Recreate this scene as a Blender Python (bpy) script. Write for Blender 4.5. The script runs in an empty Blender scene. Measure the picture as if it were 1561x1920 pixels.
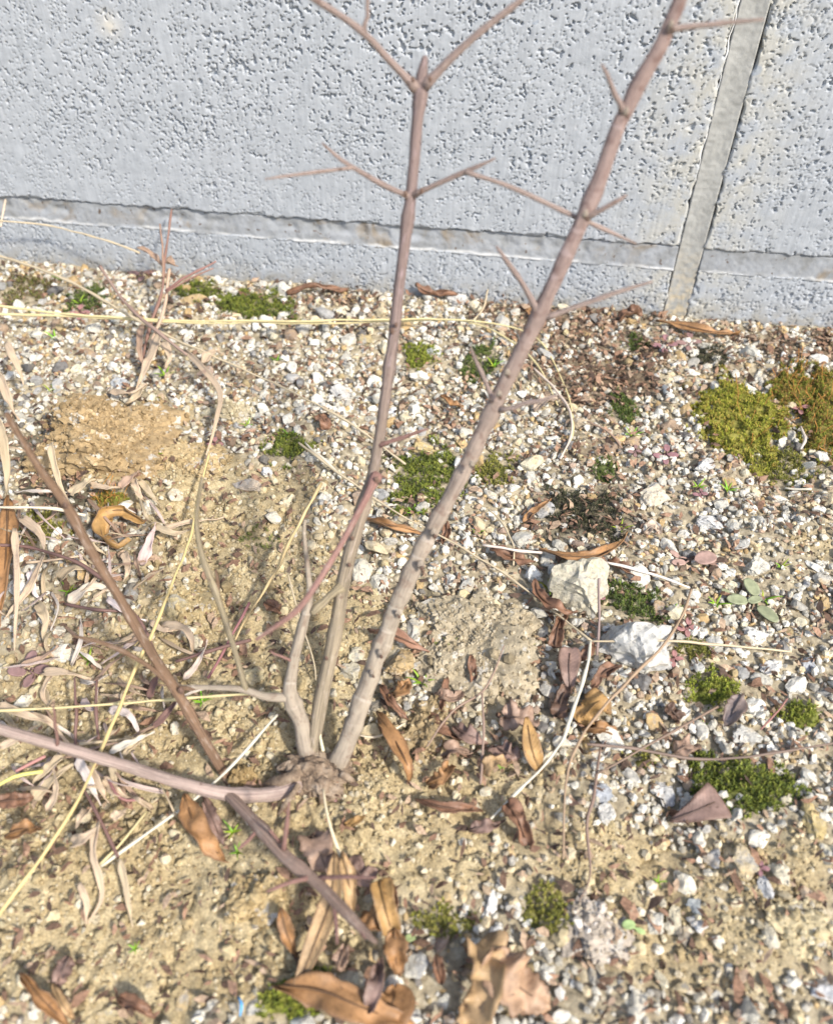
import bpy, math, random
import numpy as np
from mathutils import Vector

random.seed(7)
RNG = np.random.default_rng(11)
C = bpy.context.scene.collection
SC = bpy.context.scene

# ------------------------------------------------------------------ camera
F_PX, CX, CY = 1565.0, 780.5, 960.0          # focal length and centre in photo pixels
PITCH, YAW = math.radians(46.4), math.radians(8.6)
CAM = np.array([-0.0581, -0.3208, 0.2005])
FWD = np.array([-math.sin(YAW) * math.cos(PITCH), math.cos(YAW) * math.cos(PITCH), -math.sin(PITCH)])
RIGHT = np.array([math.cos(YAW), math.sin(YAW), 0.0])
UP = np.cross(RIGHT, FWD)
cd = bpy.data.cameras.new('camera')
cam = bpy.data.objects.new('camera', cd)
C.objects.link(cam)
cam.location = CAM
cam.rotation_euler = (math.pi / 2 - PITCH, 0, YAW)
cd.sensor_fit = 'VERTICAL'
cd.lens = 6.2
cd.sensor_height = 6.2 * 1920 / F_PX
cd.sensor_width = 6.2 * 1561 / F_PX
cd.clip_start, cd.clip_end = 0.005, 200
cd.dof.use_dof = True
cd.dof.focus_distance = 0.262
cd.dof.aperture_fstop = 2.9
SC.camera = cam

# ------------------------------------------------------------------ sky, sun, exposure
SUN = Vector((0.66, -0.50, 0.80)).normalized()
elev = math.asin(SUN.z)
azim = math.atan2(SUN.x, SUN.y)
w = bpy.data.worlds.new('World')
SC.world = w
w.use_nodes = True
wn = w.node_tree
wn.nodes.clear()
sky = wn.nodes.new('ShaderNodeTexSky')
sky.sky_type = 'NISHITA'
sky.sun_disc = False
sky.sun_elevation = elev
sky.sun_rotation = azim
sky.air_density, sky.dust_density = 1.0, 2.0
bg = wn.nodes.new('ShaderNodeBackground')
bg.inputs['Strength'].default_value = 0.15
wo = wn.nodes.new('ShaderNodeOutputWorld')
wn.links.new(sky.outputs[0], bg.inputs[0])
wn.links.new(bg.outputs[0], wo.inputs[0])
ld = bpy.data.lights.new('sun', 'SUN')
ld.energy = 3.3
ld.angle = math.radians(4.0)
ld.color = (1.0, 0.94, 0.84)
lo = bpy.data.objects.new('sun', ld)
C.objects.link(lo)
lo.rotation_euler = SUN.to_track_quat('Z', 'Y').to_euler()
vs = SC.view_settings
vs.view_transform = 'Standard'
vs.look = 'None'
vs.exposure = 0.80
vs.gamma = 1.0
vs.use_curve_mapping = False
SC.render.engine = 'CYCLES'
SC.cycles.max_bounces = 6

# ------------------------------------------------------------------ numeric helpers
_T = np.random.default_rng(5).random(1 << 16).astype(np.float64)


def _h(ix, iy, iz, seed):
    n = (ix * 73856093) ^ (iy * 19349663) ^ (iz * 83492791) ^ (seed * 2654435)
    n = (n ^ (n >> 13)) * 1274126177
    return _T[(n ^ (n >> 16)) & 0xFFFF]


def noise(x, y, z=0.0, seed=0):
    """smooth value noise, about -1..1"""
    x = np.asarray(x, float); y = np.asarray(y, float); z = np.asarray(z, float) + 0 * x
    xi = np.floor(x).astype(np.int64); yi = np.floor(y).astype(np.int64); zi = np.floor(z).astype(np.int64)
    fx, fy, fz = x - xi, y - yi, z - zi
    fx, fy, fz = [q * q * (3 - 2 * q) for q in (fx, fy, fz)]
    r = 0
    for a in (0, 1):
        wa = fx if a else 1 - fx
        for b in (0, 1):
            wb = fy if b else 1 - fy
            for c in (0, 1):
                wc = fz if c else 1 - fz
                r = r + wa * wb * wc * _h(xi + a, yi + b, zi + c, seed)
    return r * 2 - 1


def sstep(a, b, x):
    t = np.clip((x - a) / (b - a), 0, 1)
    return t * t * (3 - 2 * t)


def to_px(x, y, z=0.0):
    d0, d1, d2 = x - CAM[0], y - CAM[1], z - CAM[2]
    dep = d0 * FWD[0] + d1 * FWD[1] + d2 * FWD[2]
    dep = np.maximum(dep, 0.02)
    return (CX + F_PX * (d0 * RIGHT[0] + d1 * RIGHT[1] + d2 * RIGHT[2]) / dep,
            CY - F_PX * (d0 * UP[0] + d1 * UP[1] + d2 * UP[2]) / dep, dep)


def blobs(px, py, lst):
    s = 0 * px
    for (bx, by, rx, ry, k) in lst:
        s = s + k * 1.3 * np.exp(-1.1 * (((px - bx) / rx) ** 2 + ((py - by) / ry) ** 2))
    return 1 - np.exp(-s)


SOIL = [(250, 840, 140, 100, 1), (420, 920, 120, 70, .8), (430, 1050, 230, 110, .9), (570, 1190, 150, 150, .9),
        (300, 1250, 260, 120, .8), (380, 1400, 300, 150, 1.1), (150, 1600, 300, 220, 1.4), (480, 1650, 230, 200, 1.4),
        (250, 1800, 320, 120, 1.2), (-200, 1500, 300, 300, 1), (740, 1520, 140, 110, 1.2), (900, 1230, 110, 100, .8),
        (930, 1450, 150, 100, .7), (1080, 1600, 170, 100, .6), (1350, 1780, 280, 150, .75), (1110, 1740, 90, 70, .8), (1450, 1600, 120, 80, .6), (1180, 1600, 110, 80, .5),
        (1500, 1000, 60, 40, .7), (1470, 1640, 90, 90, .6), (850, 1640, 90, 80, .7), (560, 900, 80, 50, .5), (690, 1180, 60, 90, .5)]
MULCH = [(1060, 600, 120, 40, 1), (1080, 700, 150, 55, .9), (1190, 700, 70, 60, .8), (1480, 655, 130, 35, 1.1),
         (700, 690, 60, 25, .6), (960, 560, 60, 20, .9), (850, 760, 60, 40, .6), (640, 560, 90, 14, .8), (430, 690, 90, 35, .6),
         (1080, 830, 120, 50, .6), (1150, 980, 120, 60, .5), (1390, 870, 60, 35, .5), (150, 600, 120, 30, .4), (240, 1000, 140, 50, .4),
         (1020, 1290, 120, 110, .45), (860, 1400, 100, 60, .4), (60, 1480, 120, 80, .5), (1230, 1380, 60, 60, .4), (600, 1640, 70, 80, .4), (1250,600,60,20,.7)]
DARK = [(1090, 965, 100, 60, 1), (85, 860, 60, 90, 1.3), (150, 920, 80, 40, .8), (450, 930, 90, 35, .6), (1180, 1130, 70, 45, .8), (1270, 1340, 60, 50, .5),  # dark organic spots, plus shade painted left of the large tan clod
        (200, 1030, 120, 60, .5), (1050, 1000, 70, 30, .6), (690, 1830, 80, 60, .4), (1060, 760, 60, 30, .4), (600, 1450, 70, 40, .6), (400,1880,60,60,.3), (960, 665, 40, 25, .6), (330, 770, 40, 20, .5), (560, 705, 60, 18, .6), (600, 650, 50, 14, .4), (1010, 690, 40, 25, .5), (1330, 700, 60, 20, .5), (1180, 900, 50, 25, .5), (1440, 930, 50, 20, .6), (1530, 1180, 40, 60, .5), (1400, 1560, 40, 20, .6), (780, 740, 40, 16, .5), (1350,1250,30,26,.9), (790,1130,14,60,.9), (1500,1300,50,30,.4)]  # crack shadow beside the rough lump is painted in here too
GRAVEL_GAP = [(760, 1560, 120, 120, 1)]


def masks(x, y):
    px, py, _ = to_px(x, y)
    wx = 38 * noise(x * 110, y * 110, seed=3) + 16 * noise(x * 330, y * 330, seed=4)
    wy = 34 * noise(x * 110, y * 110, seed=8) + 14 * noise(x * 330, y * 330, seed=9)
    S = blobs(px + wx, py + wy, SOIL)
    M = blobs(px + wx, py + wy, MULCH)
    D = blobs(px + wx, py + wy, DARK)
    return sstep(.3, .75, S), sstep(.25, .8, M), sstep(.3, .9, D)


# lumps of the ground itself: photo position, radius (mm), height (mm)
LUMPS = [(600, 1440, 22, 3.0), (250, 860, 20, 2.5), (700, 1290, 10, -1.5), (1040, 1500, 16, 1.5), (1400, 1600, 20, 2),
         (100, 1480, 18, -2), (960, 1010, 20, 1), (870, 1330, 10, -2), (620, 1690, 14, -2), (1350, 780, 20, 2), (1540, 780, 18, 2)]


def ray(px, py):
    d = FWD + RIGHT * ((px - CX) / F_PX) + UP * ((CY - py) / F_PX)
    return d


def _flat(px, py, z=0.0):
    d = ray(px, py)
    t = (z - CAM[2]) / d[2]
    return CAM + d * t


_LW = [(_flat(a, b)[0], _flat(a, b)[1], r / 1000, h / 1000) for a, b, r, h in LUMPS]


def ground_h(x, y):
    x = np.asarray(x, float); y = np.asarray(y, float)
    z = .0022 * noise(x * 32, y * 32, seed=21) + .0014 * noise(x * 95, y * 95, seed=22)
    near_wall = sstep(-.03, 0, y)
    z = z * (1 - .6 * near_wall) - .0005
    for (lx, ly, r, h) in _LW:
        z = z + h * np.exp(-((x - lx) ** 2 + (y - ly) ** 2) / (r * r))
    return z


def ground_fine(x, y, S):
    f = (.0007 * noise(x * 300, y * 300, seed=23) + .0006 * noise(x * 620, y * 620, seed=24) + .0006 * noise(x * 1150, y * 1150, seed=25))
    crack = np.abs(noise(x * 130, y * 130, seed=26))
    f = f * (.5 + .05 * S) - .0014 * S * sstep(.07, 0, crack)
    return f


def G(px, py, h=0.0):
    """point h millimetres above the ground where the photo pixel looks"""
    p = _flat(px, py, h / 1000)
    for _ in range(5):
        p = _flat(px, py, float(ground_h(p[0], p[1])) + h / 1000)
    return p


def D3(px, py, depth):
    return CAM + ray(px, py) * depth


def ppm(p):
    """photo pixels per metre at point p"""
    return F_PX / float((np.asarray(p) - CAM) @ FWD)


# ------------------------------------------------------------------ mesh helpers
def mesh_np(name, V, quads=None, tris=None, smooth=True, col=None, uv=None):
    me = bpy.data.meshes.new(name)
    V = np.ascontiguousarray(V, dtype=np.float32)
    nq = 0 if quads is None else len(quads)
    nt = 0 if tris is None else len(tris)
    parts = []
    if nq: parts.append(np.asarray(quads, np.int32).ravel())
    if nt: parts.append(np.asarray(tris, np.int32).ravel())
    loops = np.concatenate(parts)
    starts = np.concatenate([np.arange(nq) * 4, nq * 4 + np.arange(nt) * 3]).astype(np.int32)
    me.vertices.add(len(V)); me.vertices.foreach_set('co', V.ravel())
    me.loops.add(len(loops)); me.loops.foreach_set('vertex_index', loops)
    me.polygons.add(nq + nt); me.polygons.foreach_set('loop_start', starts)
    me.update(calc_edges=True)
    me.polygons.foreach_set('use_smooth', np.full(nq + nt, smooth, dtype=bool))
    if col is not None:
        a = me.color_attributes.new('col', 'FLOAT_COLOR', 'POINT')
        c4 = np.ones((len(V), 4), np.float32); c4[:, :3] = col
        a.data.foreach_set('color', c4.ravel())
    if uv is not None:
        u = me.uv_layers.new(name='uv')
        u.data.foreach_set('uv', np.asarray(uv, np.float32)[loops].ravel())
    me.validate()
    return me


def link(name, me, mat=None, parent=None, color=None, loc=None):
    o = bpy.data.objects.new(name, me)
    C.objects.link(o)
    if mat is not None and me is not None and not me.materials:
        me.materials.append(mat)
    if parent is not None: o.parent = parent
    if color is not None: o.color = (*color, 1)
    if loc is not None: o.location = loc
    return o


def tag(o, label=None, cat=None, group=None, kind=None):
    if label: o['label'] = label
    if cat: o['category'] = cat
    if group: o['group'] = group
    if kind: o['kind'] = kind
    return o


def empty(name, loc=(0, 0, 0)):
    o = bpy.data.objects.new(name, None)
    C.objects.link(o)
    o.empty_display_size = .005
    o.location = loc
    return o


def grid_faces(n, m, off=0):
    i, j = np.meshgrid(np.arange(n - 1), np.arange(m - 1), indexing='ij')
    a = (i * m + j).ravel() + off
    return np.stack([a, a + m, a + m + 1, a + 1], 1)


def spline(P, n):
    """Catmull-Rom through the rows of P (any width), n samples evenly along the index"""
    P = np.asarray(P, float)
    if len(P) == 2:
        t = np.linspace(0, 1, n)[:, None]
        return P[0] * (1 - t) + P[1] * t
    Q = np.vstack([2 * P[0] - P[1], P, 2 * P[-1] - P[-2]])
    d = np.r_[0, np.cumsum(np.linalg.norm(np.diff(P[:, :3], axis=0), axis=1))]
    s = np.linspace(0, d[-1], n)
    k = np.clip(np.searchsorted(d, s, side='right') - 1, 0, len(P) - 2)
    t = ((s - d[k]) / np.maximum(d[k + 1] - d[k], 1e-9))[:, None]
    p0, p1, p2, p3 = Q[k], Q[k + 1], Q[k + 2], Q[k + 3]
    return .5 * (2 * p1 + (p2 - p0) * t + (2 * p0 - 5 * p1 + 4 * p2 - p3) * t ** 2 + (3 * p1 - p0 - 3 * p2 + p3) * t ** 3)


def frames(X):
    T = np.gradient(X, axis=0)
    T /= np.linalg.norm(T, axis=1)[:, None] + 1e-12
    N = np.zeros_like(T)
    a = np.array([0, 0, 1.0]) if abs(T[0][2]) < .8 else np.array([1.0, 0, 0])
    n = a - T[0] * (a @ T[0]); n /= np.linalg.norm(n)
    for i in range(len(T)):
        n = n - T[i] * (n @ T[i]); n /= np.linalg.norm(n) + 1e-12
        N[i] = n
    return T, N, np.cross(T, N)


def tube_mesh(name, P, R, sides=10, n=None, ridge=0.0, rough=0.0, nodes=(), seed=0, wander=0.0, tint=(1, 1, 1)):
    """P: k x 3 centre line, R: k radii (m). nodes: (t, swell) along 0..1"""
    P = np.asarray(P, float); R = np.asarray(R, float)
    L = np.linalg.norm(np.diff(P, axis=0), axis=1).sum()
    if n is None: n = int(np.clip(L / .0016, 6, 90))
    X = spline(np.hstack([P, R[:, None]]), n)
    r = np.maximum(X[:, 3], 1e-5).copy(); X = X[:, :3]
    t = np.linspace(0, 1, n)
    for (tn, sw, wd) in nodes:
        r *= 1 + sw * np.exp(-((t - tn) / wd) ** 2)
    X = X + rough * .25 * r[:, None] * np.stack([noise(t * L * 160, 0 * t + k, seed=seed + 1) for k in range(3)], 1)
    if wander:
        env = np.sin(np.pi * t)[:, None]
        X = X + wander * r.mean() * env * np.stack([noise(t * L * 55, 0 * t + k, seed=seed + 11) + .5 * noise(t * L * 190, 0 * t + k, seed=seed + 14) for k in range(3)], 1)
        r = r * (1 + .28 * noise(t * L * 240, 0 * t, seed=seed + 17))
    T, N, B = frames(X)
    a = np.linspace(0, 2 * math.pi, sides, endpoint=False)
    ca, sa = np.cos(a), np.sin(a)
    rr = r[:, None] * (1 + ridge * np.cos(a * 3 + seed)[None] * .6 + rough * noise(np.repeat(t[:, None] * L * 260, sides, 1), np.repeat(a[None] * 1.2, n, 0), seed=seed + 3))
    V = X[:, None] + rr[..., None] * (ca[None, :, None] * N[:, None] + sa[None, :, None] * B[:, None])
    V = V.reshape(-1, 3)
    i, j = np.meshgrid(np.arange(n - 1), np.arange(sides), indexing='ij')
    j2 = (j + 1) % sides
    quads = np.stack([i * sides + j, i * sides + j2, (i + 1) * sides + j2, (i + 1) * sides + j], -1).reshape(-1, 4)
    c0, c1 = len(V), len(V) + 1
    V = np.vstack([V, X[0] - T[0] * r[0] * .3, X[-1] + T[-1] * r[-1] * .5])
    js = np.arange(sides); j2 = (js + 1) % sides
    tris = np.vstack([np.stack([np.full(sides, c0), j2, js], 1), np.stack([np.full(sides, c1), (n - 1) * sides + js, (n - 1) * sides + j2], 1)])
    uv = np.stack([np.tile(np.abs(a / math.pi - 1), n), np.repeat(t * L * 100, sides)], 1)
    uv = np.vstack([uv, [[.5, 0], [.5, L * 100]]])
    tt = np.clip((np.concatenate([np.repeat(t, sides), [0, 1]]) - .25) / .45, 0, 1)[:, None]
    return mesh_np(name, V, quads, tris, uv=uv, col=1 - tt + tt * np.array([tint]))


def px_tube(name, pts, mat, parent=None, color=None, sides=8, wscale=1.0, ground=True, **kw):
    """pts: (px, py, height mm or depth m, width px)"""
    P, R = [], []
    for (a, b, h, wd) in pts:
        p = G(a, b, h) if ground else D3(a, b, h)
        P.append(p); R.append(.5 * wd * wscale / ppm(p))
    return link(name, tube_mesh(name, P, R, sides=sides, **kw), mat, parent, color)


def sheet_mesh(name, X, half, curl, roll, wave=0.0, seed=0, m=7, thick=.00022, twist=0.0):
    """a thin leaf body along centre line X; half: half widths; curl: radians from rib to edge (sign: up or down)"""
    n = len(X)
    T = np.gradient(X, axis=0); T /= np.linalg.norm(T, axis=1)[:, None] + 1e-12
    upv = np.array([0, 0, 1.0])
    B = np.cross(T, upv); B /= np.linalg.norm(B, axis=1)[:, None] + 1e-9
    for i in range(1, n):
        if B[i] @ B[i - 1] < 0: B[i] = -B[i]
    N = np.cross(B, T)
    t = np.linspace(0, 1, n)
    ang = roll + twist * (t - .5)
    c, s = np.cos(ang)[:, None], np.sin(ang)[:, None]
    B, N = B * c + N * s, N * c - B * s
    sv = np.linspace(-1, 1, m)
    cu = np.broadcast_to(np.asarray(curl, float), (n,))
    if wave > .15: cu = cu * (1 + .6 * noise(t * 3.3, 0 * t, seed=seed + 31))
    cu = np.where(np.abs(cu) < .05, .05, cu)
    A = sv[None] * cu[:, None]
    Rr = half[:, None] / cu[:, None]
    ob = Rr * np.sin(A)
    on = Rr * (1 - np.cos(A))
    on = on + wave * half.max() * noise(np.repeat(t[:, None] * 7, m, 1), np.repeat(sv[None] * 1.3 + 3, n, 0), seed=seed) * (0.25 + np.abs(sv)[None])
    ob = ob * (1 + .22 * wave * noise(np.repeat(t[:, None] * 11, m, 1), np.repeat(np.sign(sv)[None] * 5, n, 0), seed=seed + 2))
    if wave > .15 and n > 18:
        on = on + .5 * wave * half.max() * noise(np.repeat(t[:, None] * 4.5, m, 1), np.repeat(sv[None] * .6 + 9, n, 0), seed=seed + 5)
        ob = ob * (1 + .30 * wave * noise(np.repeat(t[:, None] * 26, m, 1), np.repeat(np.sign(sv)[None] * 5, n, 0), seed=seed + 6))
    V1 = X[:, None] + ob[..., None] * B[:, None] + on[..., None] * N[:, None]
    # surface normals
    du = np.gradient(V1, axis=0); dv = np.gradient(V1, axis=1)
    nn = np.cross(dv, du); nn /= np.linalg.norm(nn, axis=2)[..., None] + 1e-12
    V2 = V1 - nn * thick
    V = np.vstack([V1.reshape(-1, 3), V2.reshape(-1, 3)])
    q1 = grid_faces(n, m)
    q2 = grid_faces(n, m, n * m)[:, ::-1]
    k = n * m
    rim = []
    for i in range(n - 1):
        rim.append((i * m, k + i * m, k + (i + 1) * m, (i + 1) * m))
        rim.append((i * m + m - 1, (i + 1) * m + m - 1, k + (i + 1) * m + m - 1, k + i * m + m - 1))
    for j in range(m - 1):
        rim.append((j, j + 1, k + j + 1, k + j))
        e = (n - 1) * m
        rim.append((e + j, k + e + j, k + e + j + 1, e + j + 1))
    uv1 = np.stack([np.repeat(t, m), np.tile(sv * .5 + .5, n)], 1)
    me = mesh_np(name, V, np.vstack([q1, q2, np.array(rim)]), uv=np.vstack([uv1, uv1]))
    return me


PROFILE = {
    'lance': lambda t: np.sin(np.pi * np.clip(t, 0, 1) ** .85) ** .75 + .04,
    'ovate': lambda t: np.sin(np.pi * np.clip(t, 0, 1) ** .7) ** .6 + .05,
    'spat': lambda t: np.clip(.25 + 1.0 * t ** .8, 0, 1) * np.sqrt(np.clip(1 - ((t - .55) / .47) ** 6, 0.02, 1)),
    'torn': lambda t: (.88 + .12 * np.sin(t * 6 + 1)) * np.sqrt(np.clip(1 - (2 * t - 1) ** 8, .05, 1)),
    'blade': lambda t: np.clip(1.0 - t ** 2.2, .06, 1) * np.clip(t * 6 + .35, 0, 1),
    'tri': lambda t: np.clip(.06 + t * 1.0, 0, 1) * np.sqrt(np.clip(1 - np.clip((t - .93) / .08, 0, 1) ** 2, .2, 1)),
}


def leaf(label, pts, wpx, color, curl=.9, roll=0.0, shape='lance', wave=.55, name='dead_leaf', cat='dead leaf',
         group='fallen dead leaves', rib=True, parent=None, n=22, mat=None, twist=0.0, seed=None, m=9):
    seed = seed if seed is not None else random.randrange(999)
    P = np.array([G(a, b, h) for a, b, h in pts])
    X = spline(P, n)
    t = np.linspace(0, 1, n)
    half = .5 * wpx / ppm(X.mean(0)) * PROFILE[shape](t)
    base = P.mean(0)
    o = link(name, sheet_mesh(name, X - base, half, curl, roll, wave, seed, m=m, twist=twist), mat or M['leaf'], parent, color)
    o.location = base
    if parent is None:
        tag(o, label, cat, group)
        if rib and wpx > 17:
            r = tube_mesh('midrib', (X - base)[:-2:3] + np.array([0, 0, .00012]), np.linspace(.0004, .00015, len(X[:-2:3])), sides=6)
            link('midrib', r, M['leaf'], o, [c * .62 for c in color])
    elif label:
        o['label'] = label
    return o


# ------------------------------------------------------------------ materials
M = {}


class NT:
    def __init__(self, name):
        self.m = bpy.data.materials.new(name)
        self.m.use_nodes = True
        self.t = self.m.node_tree
        self.t.nodes.clear()
        self.out = self.n('ShaderNodeOutputMaterial')
        self.b = self.n('ShaderNodeBsdfPrincipled')
        self.b.inputs['Specular IOR Level'].default_value = .25
        self.l(self.b.outputs[0], self.out.inputs[0])
        M[name] = self.m

    def n(self, typ, **kw):
        x = self.t.nodes.new(typ)
        for k, v in kw.items(): setattr(x, k, v)
        return x

    def l(self, a, b): self.t.links.new(a, b)

    def obj(self): return self.n('ShaderNodeTexCoord').outputs['Object']

    def world(self): return self.n('ShaderNodeNewGeometry').outputs['Position']

    def map(self, v, scale):
        x = self.n('ShaderNodeMapping'); x.inputs['Scale'].default_value = scale
        self.l(v, x.inputs[0]); return x.outputs[0]

    def noise(self, v, scale, detail=3, rough=.55, dist=0.0, fac=True):
        x = self.n('ShaderNodeTexNoise')
        x.inputs['Scale'].default_value = scale; x.inputs['Detail'].default_value = detail
        x.inputs['Roughness'].default_value = rough; x.inputs['Distortion'].default_value = dist
        self.l(v, x.inputs['Vector'])
        return x.outputs[0 if fac else 1]

    def vor(self, v, scale, feature='F1', out=0):
        x = self.n('ShaderNodeTexVoronoi', feature=feature)
        x.inputs['Scale'].default_value = scale
        self.l(v, x.inputs['Vector'])
        return x.outputs[out]

    def ramp(self, v, stops):
        x = self.n('ShaderNodeValToRGB')
        e = x.color_ramp.elements
        while len(e) < len(stops): e.new(.5)
        for i, (p, c) in enumerate(stops):
            e[i].position = p
            e[i].color = (c, c, c, 1) if isinstance(c, (int, float)) else (*c, 1)
        self.l(v, x.inputs[0]); return x.outputs[0]

    def mix(self, f, a, b, mode='MIX'):
        x = self.n('ShaderNodeMix', data_type='RGBA', blend_type=mode)
        for i, v in ((0, f), (6, a), (7, b)):
            if hasattr(v, 'is_linked') or hasattr(v, 'links'): self.l(v, x.inputs[i])
            elif isinstance(v, (int, float)) and i == 0: x.inputs[0].default_value = v
            else: x.inputs[i].default_value = (*v, 1) if len(v) == 3 else v
        return x.outputs[2]

    def math(self, op, a, b=0.0):
        x = self.n('ShaderNodeMath', operation=op)
        for i, v in ((0, a), (1, b)):
            if isinstance(v, (int, float)): x.inputs[i].default_value = v
            else: self.l(v, x.inputs[i])
        return x.outputs[0]

    def bump(self, h, strength=.4, dist=.0005, prev=None):
        x = self.n('ShaderNodeBump')
        x.inputs['Strength'].default_value = strength
        x.inputs['Distance'].default_value = dist
        self.l(h, x.inputs['Height'])
        if prev is not None: self.l(prev, x.inputs['Normal'])
        return x.outputs[0]

    def attr(self, name, out=0):
        x = self.n('ShaderNodeAttribute', attribute_name=name); return x.outputs[out]

    def info(self, out): return self.n('ShaderNodeObjectInfo').outputs[out]

    def done(self, color, rough=.9, normal=None):
        if hasattr(color, 'links'): self.l(color, self.b.inputs['Base Color'])
        else: self.b.inputs['Base Color'].default_value = (*color, 1)
        if hasattr(rough, 'links'): self.l(rough, self.b.inputs['Roughness'])
        else: self.b.inputs['Roughness'].default_value = rough
        if normal is not None: self.l(normal, self.b.inputs['Normal'])
        return self.m


def sep(k, v, i):
    x = k.n('ShaderNodeSeparateXYZ'); k.l(v, x.inputs[0]); return x.outputs[i]


# concrete block: grey cement, aggregate flecks, yellowish bloom near the upright joint, one pale dab
k = NT('block')
p = k.world()
base = k.ramp(k.noise(p, 260, 4), [(.3, (.30, .32, .345)), (.55, (.365, .388, .415)), (.75, (.42, .438, .46))])
base = k.mix(k.ramp(k.noise(p, 30, 3), [(.35, 0.0), (.7, .5)]), base, (.39, .41, .435))
base = k.mix(1.0, base, k.ramp(k.noise(k.map(p, (900, 900, 45)), 1.0, 3), [(.3, .88), (.7, 1.08)]), 'MULTIPLY')
fleck = k.ramp(k.noise(p, 900, 2), [(.62, 0.0), (.68, .55)])
base = k.mix(fleck, base, (.30, .31, .33))
x_ = sep(k, p, 0)
bloom = k.math('MULTIPLY', k.ramp(k.math('ABSOLUTE', k.math('SUBTRACT', x_, .004)), [(.004, 1.0), (.036, 0.0)]),
               k.ramp(k.noise(p, 120, 4), [(.38, 0.0), (.6, .5)]))
base = k.mix(bloom, base, (.48, .44, .33))
blue = k.ramp(k.noise(p, 130, 2), [(.72, 0.0), (.75, .5)])
base = k.mix(blue, base, (.24, .29, .36))
vm = k.n('ShaderNodeVectorMath', operation='DISTANCE'); k.l(p, vm.inputs[0])
SPOT = vm
dab = k.ramp(k.math('ADD', vm.outputs['Value'], k.math('MULTIPLY', k.noise(p, 500, 2), .002)), [(.0032, .8), (.0042, 0.0)])
base = k.mix(dab, base, (.62, .57, .47))
z_ = sep(k, p, 2)
base = k.mix(k.math('MULTIPLY', k.ramp(z_, [(.0, .9), (.011, 0.0)]), k.ramp(k.noise(p, 220, 4), [(.38, 0.0), (.62, .9)])), base, (.30, .28, .235))
k.done(base, .95, k.bump(k.noise(p, 1500, 3), .5, .00015))

k = NT('mortar')
p = k.world()
base = k.ramp(k.noise(p, 150, 5), [(.3, (.22, .225, .225)), (.6, (.30, .315, .335)), (.8, (.36, .37, .385))])
stain = k.ramp(k.noise(p, 60, 4, dist=1.0), [(.56, 0.0), (.7, .85)])
base = k.mix(stain, base, (.23, .185, .13))
speck = k.ramp(k.noise(p, 420, 2), [(.66, 0.0), (.72, .9)])
base = k.mix(speck, base, (.10, .07, .05))
base = k.mix(k.attr('col', 0), base, (.62, .62, .61))
k.done(base, .95, k.bump(k.noise(p, 900, 4), .5, .0003))

k = NT('mortar_upright')
p = k.world()
z_ = sep(k, p, 2)
base = k.ramp(k.noise(p, 200, 5), [(.3, (.28, .28, .265)), (.7, (.38, .38, .36))])
base = k.mix(k.math('MULTIPLY', k.ramp(z_, [(.0, 1.0), (.035, 0.0)]), k.ramp(k.noise(p, 320, 4), [(.4, 0.0), (.6, .9)])), base, (.50, .42, .29))
k.done(base, .95, k.bump(k.noise(p, 800, 4), .5, .0003))

# ground sheet
k = NT('soil')
p = k.world()
zone = k.attr('col', 0)
zs = k.n('ShaderNodeSeparateColor'); k.l(zone, zs.inputs[0])
grit = k.ramp(k.noise(p, 420, 4), [(.3, (.16, .135, .095)), (.55, (.38, .325, .225)), (.75, (.56, .50, .38))])
tan = k.ramp(k.noise(p, 300, 5, .65), [(.28, (.30, .235, .13)), (.5, (.44, .36, .215)), (.72, (.55, .465, .30))])
tan = k.mix(k.ramp(k.noise(p, 45, 3), [(.4, 0.0), (.7, .6)]), tan, (.37, .275, .14))
fine = k.ramp(k.noise(p, 1800, 2), [(.35, .7), (.65, 1.2)])
tan = k.mix(1.0, tan, fine, 'MULTIPLY')
c = k.mix(zs.outputs[0], grit, tan)
c = k.mix(k.math('MULTIPLY', zs.outputs[1], .85), c, k.ramp(k.noise(p, 700, 3), [(.35, (.06, .04, .028)), (.7, (.20, .135, .085))]))
c = k.mix(k.math('MULTIPLY', zs.outputs[2], .85), c, k.ramp(k.noise(p, 900, 3), [(.35, (.02, .022, .015)), (.7, (.075, .07, .05))]))
k.done(c, 1.0, k.bump(k.noise(p, 1600, 4, .7), .8, .0005))

# stones carried by a colour attribute (gravel) or by the object colour (single stones)
for nm, src in (('gravel_stone', 'attr'), ('stone', 'info')):
    k = NT(nm)
    p = k.world()
    c0 = k.attr('col', 0) if src == 'attr' else k.info('Color')
    v = k.ramp(k.noise(p, 520, 5, .7), [(.3, .6), (.5, .98), (.72, 1.2)])
    c = k.mix(1.0, c0, v, 'MULTIPLY')
    dk = k.ramp(k.noise(p, 900, 3), [(.58, 0.0), (.66, .65)])
    dk = k.math('MULTIPLY', dk, k.ramp(k.noise(p, 120, 1), [(.34, .1), (.52, 1.0)]))
    c = k.mix(dk, c, (.20, .19, .18))
    if src == 'info':
        g2 = k.ramp(k.noise(p, 330, 3, .6), [(.54, 0.0), (.60, .55)])
        c = k.mix(k.math('MULTIPLY', g2, k.ramp(k.noise(p, 60, 1), [(.4, 0.2), (.6, 1.0)])), c, (.34, .35, .36))
    oc = k.ramp(k.noise(p, 170, 3), [(.58, 0.0), (.74, .65)])
    c = k.mix(oc, c, (.50, .36, .17))
    k.done(c, .9, k.bump(k.noise(p, 800, 5, .75), .9, .0007))

k = NT('crumb')
p = k.world()
v = k.ramp(k.noise(p, 900, 4, .65), [(.3, .66), (.7, 1.2)])
k.done(k.mix(1.0, k.attr('col', 0), v, 'MULTIPLY'), 1.0, k.bump(k.noise(p, 2200, 3, .7), .7, .0004))

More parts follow.
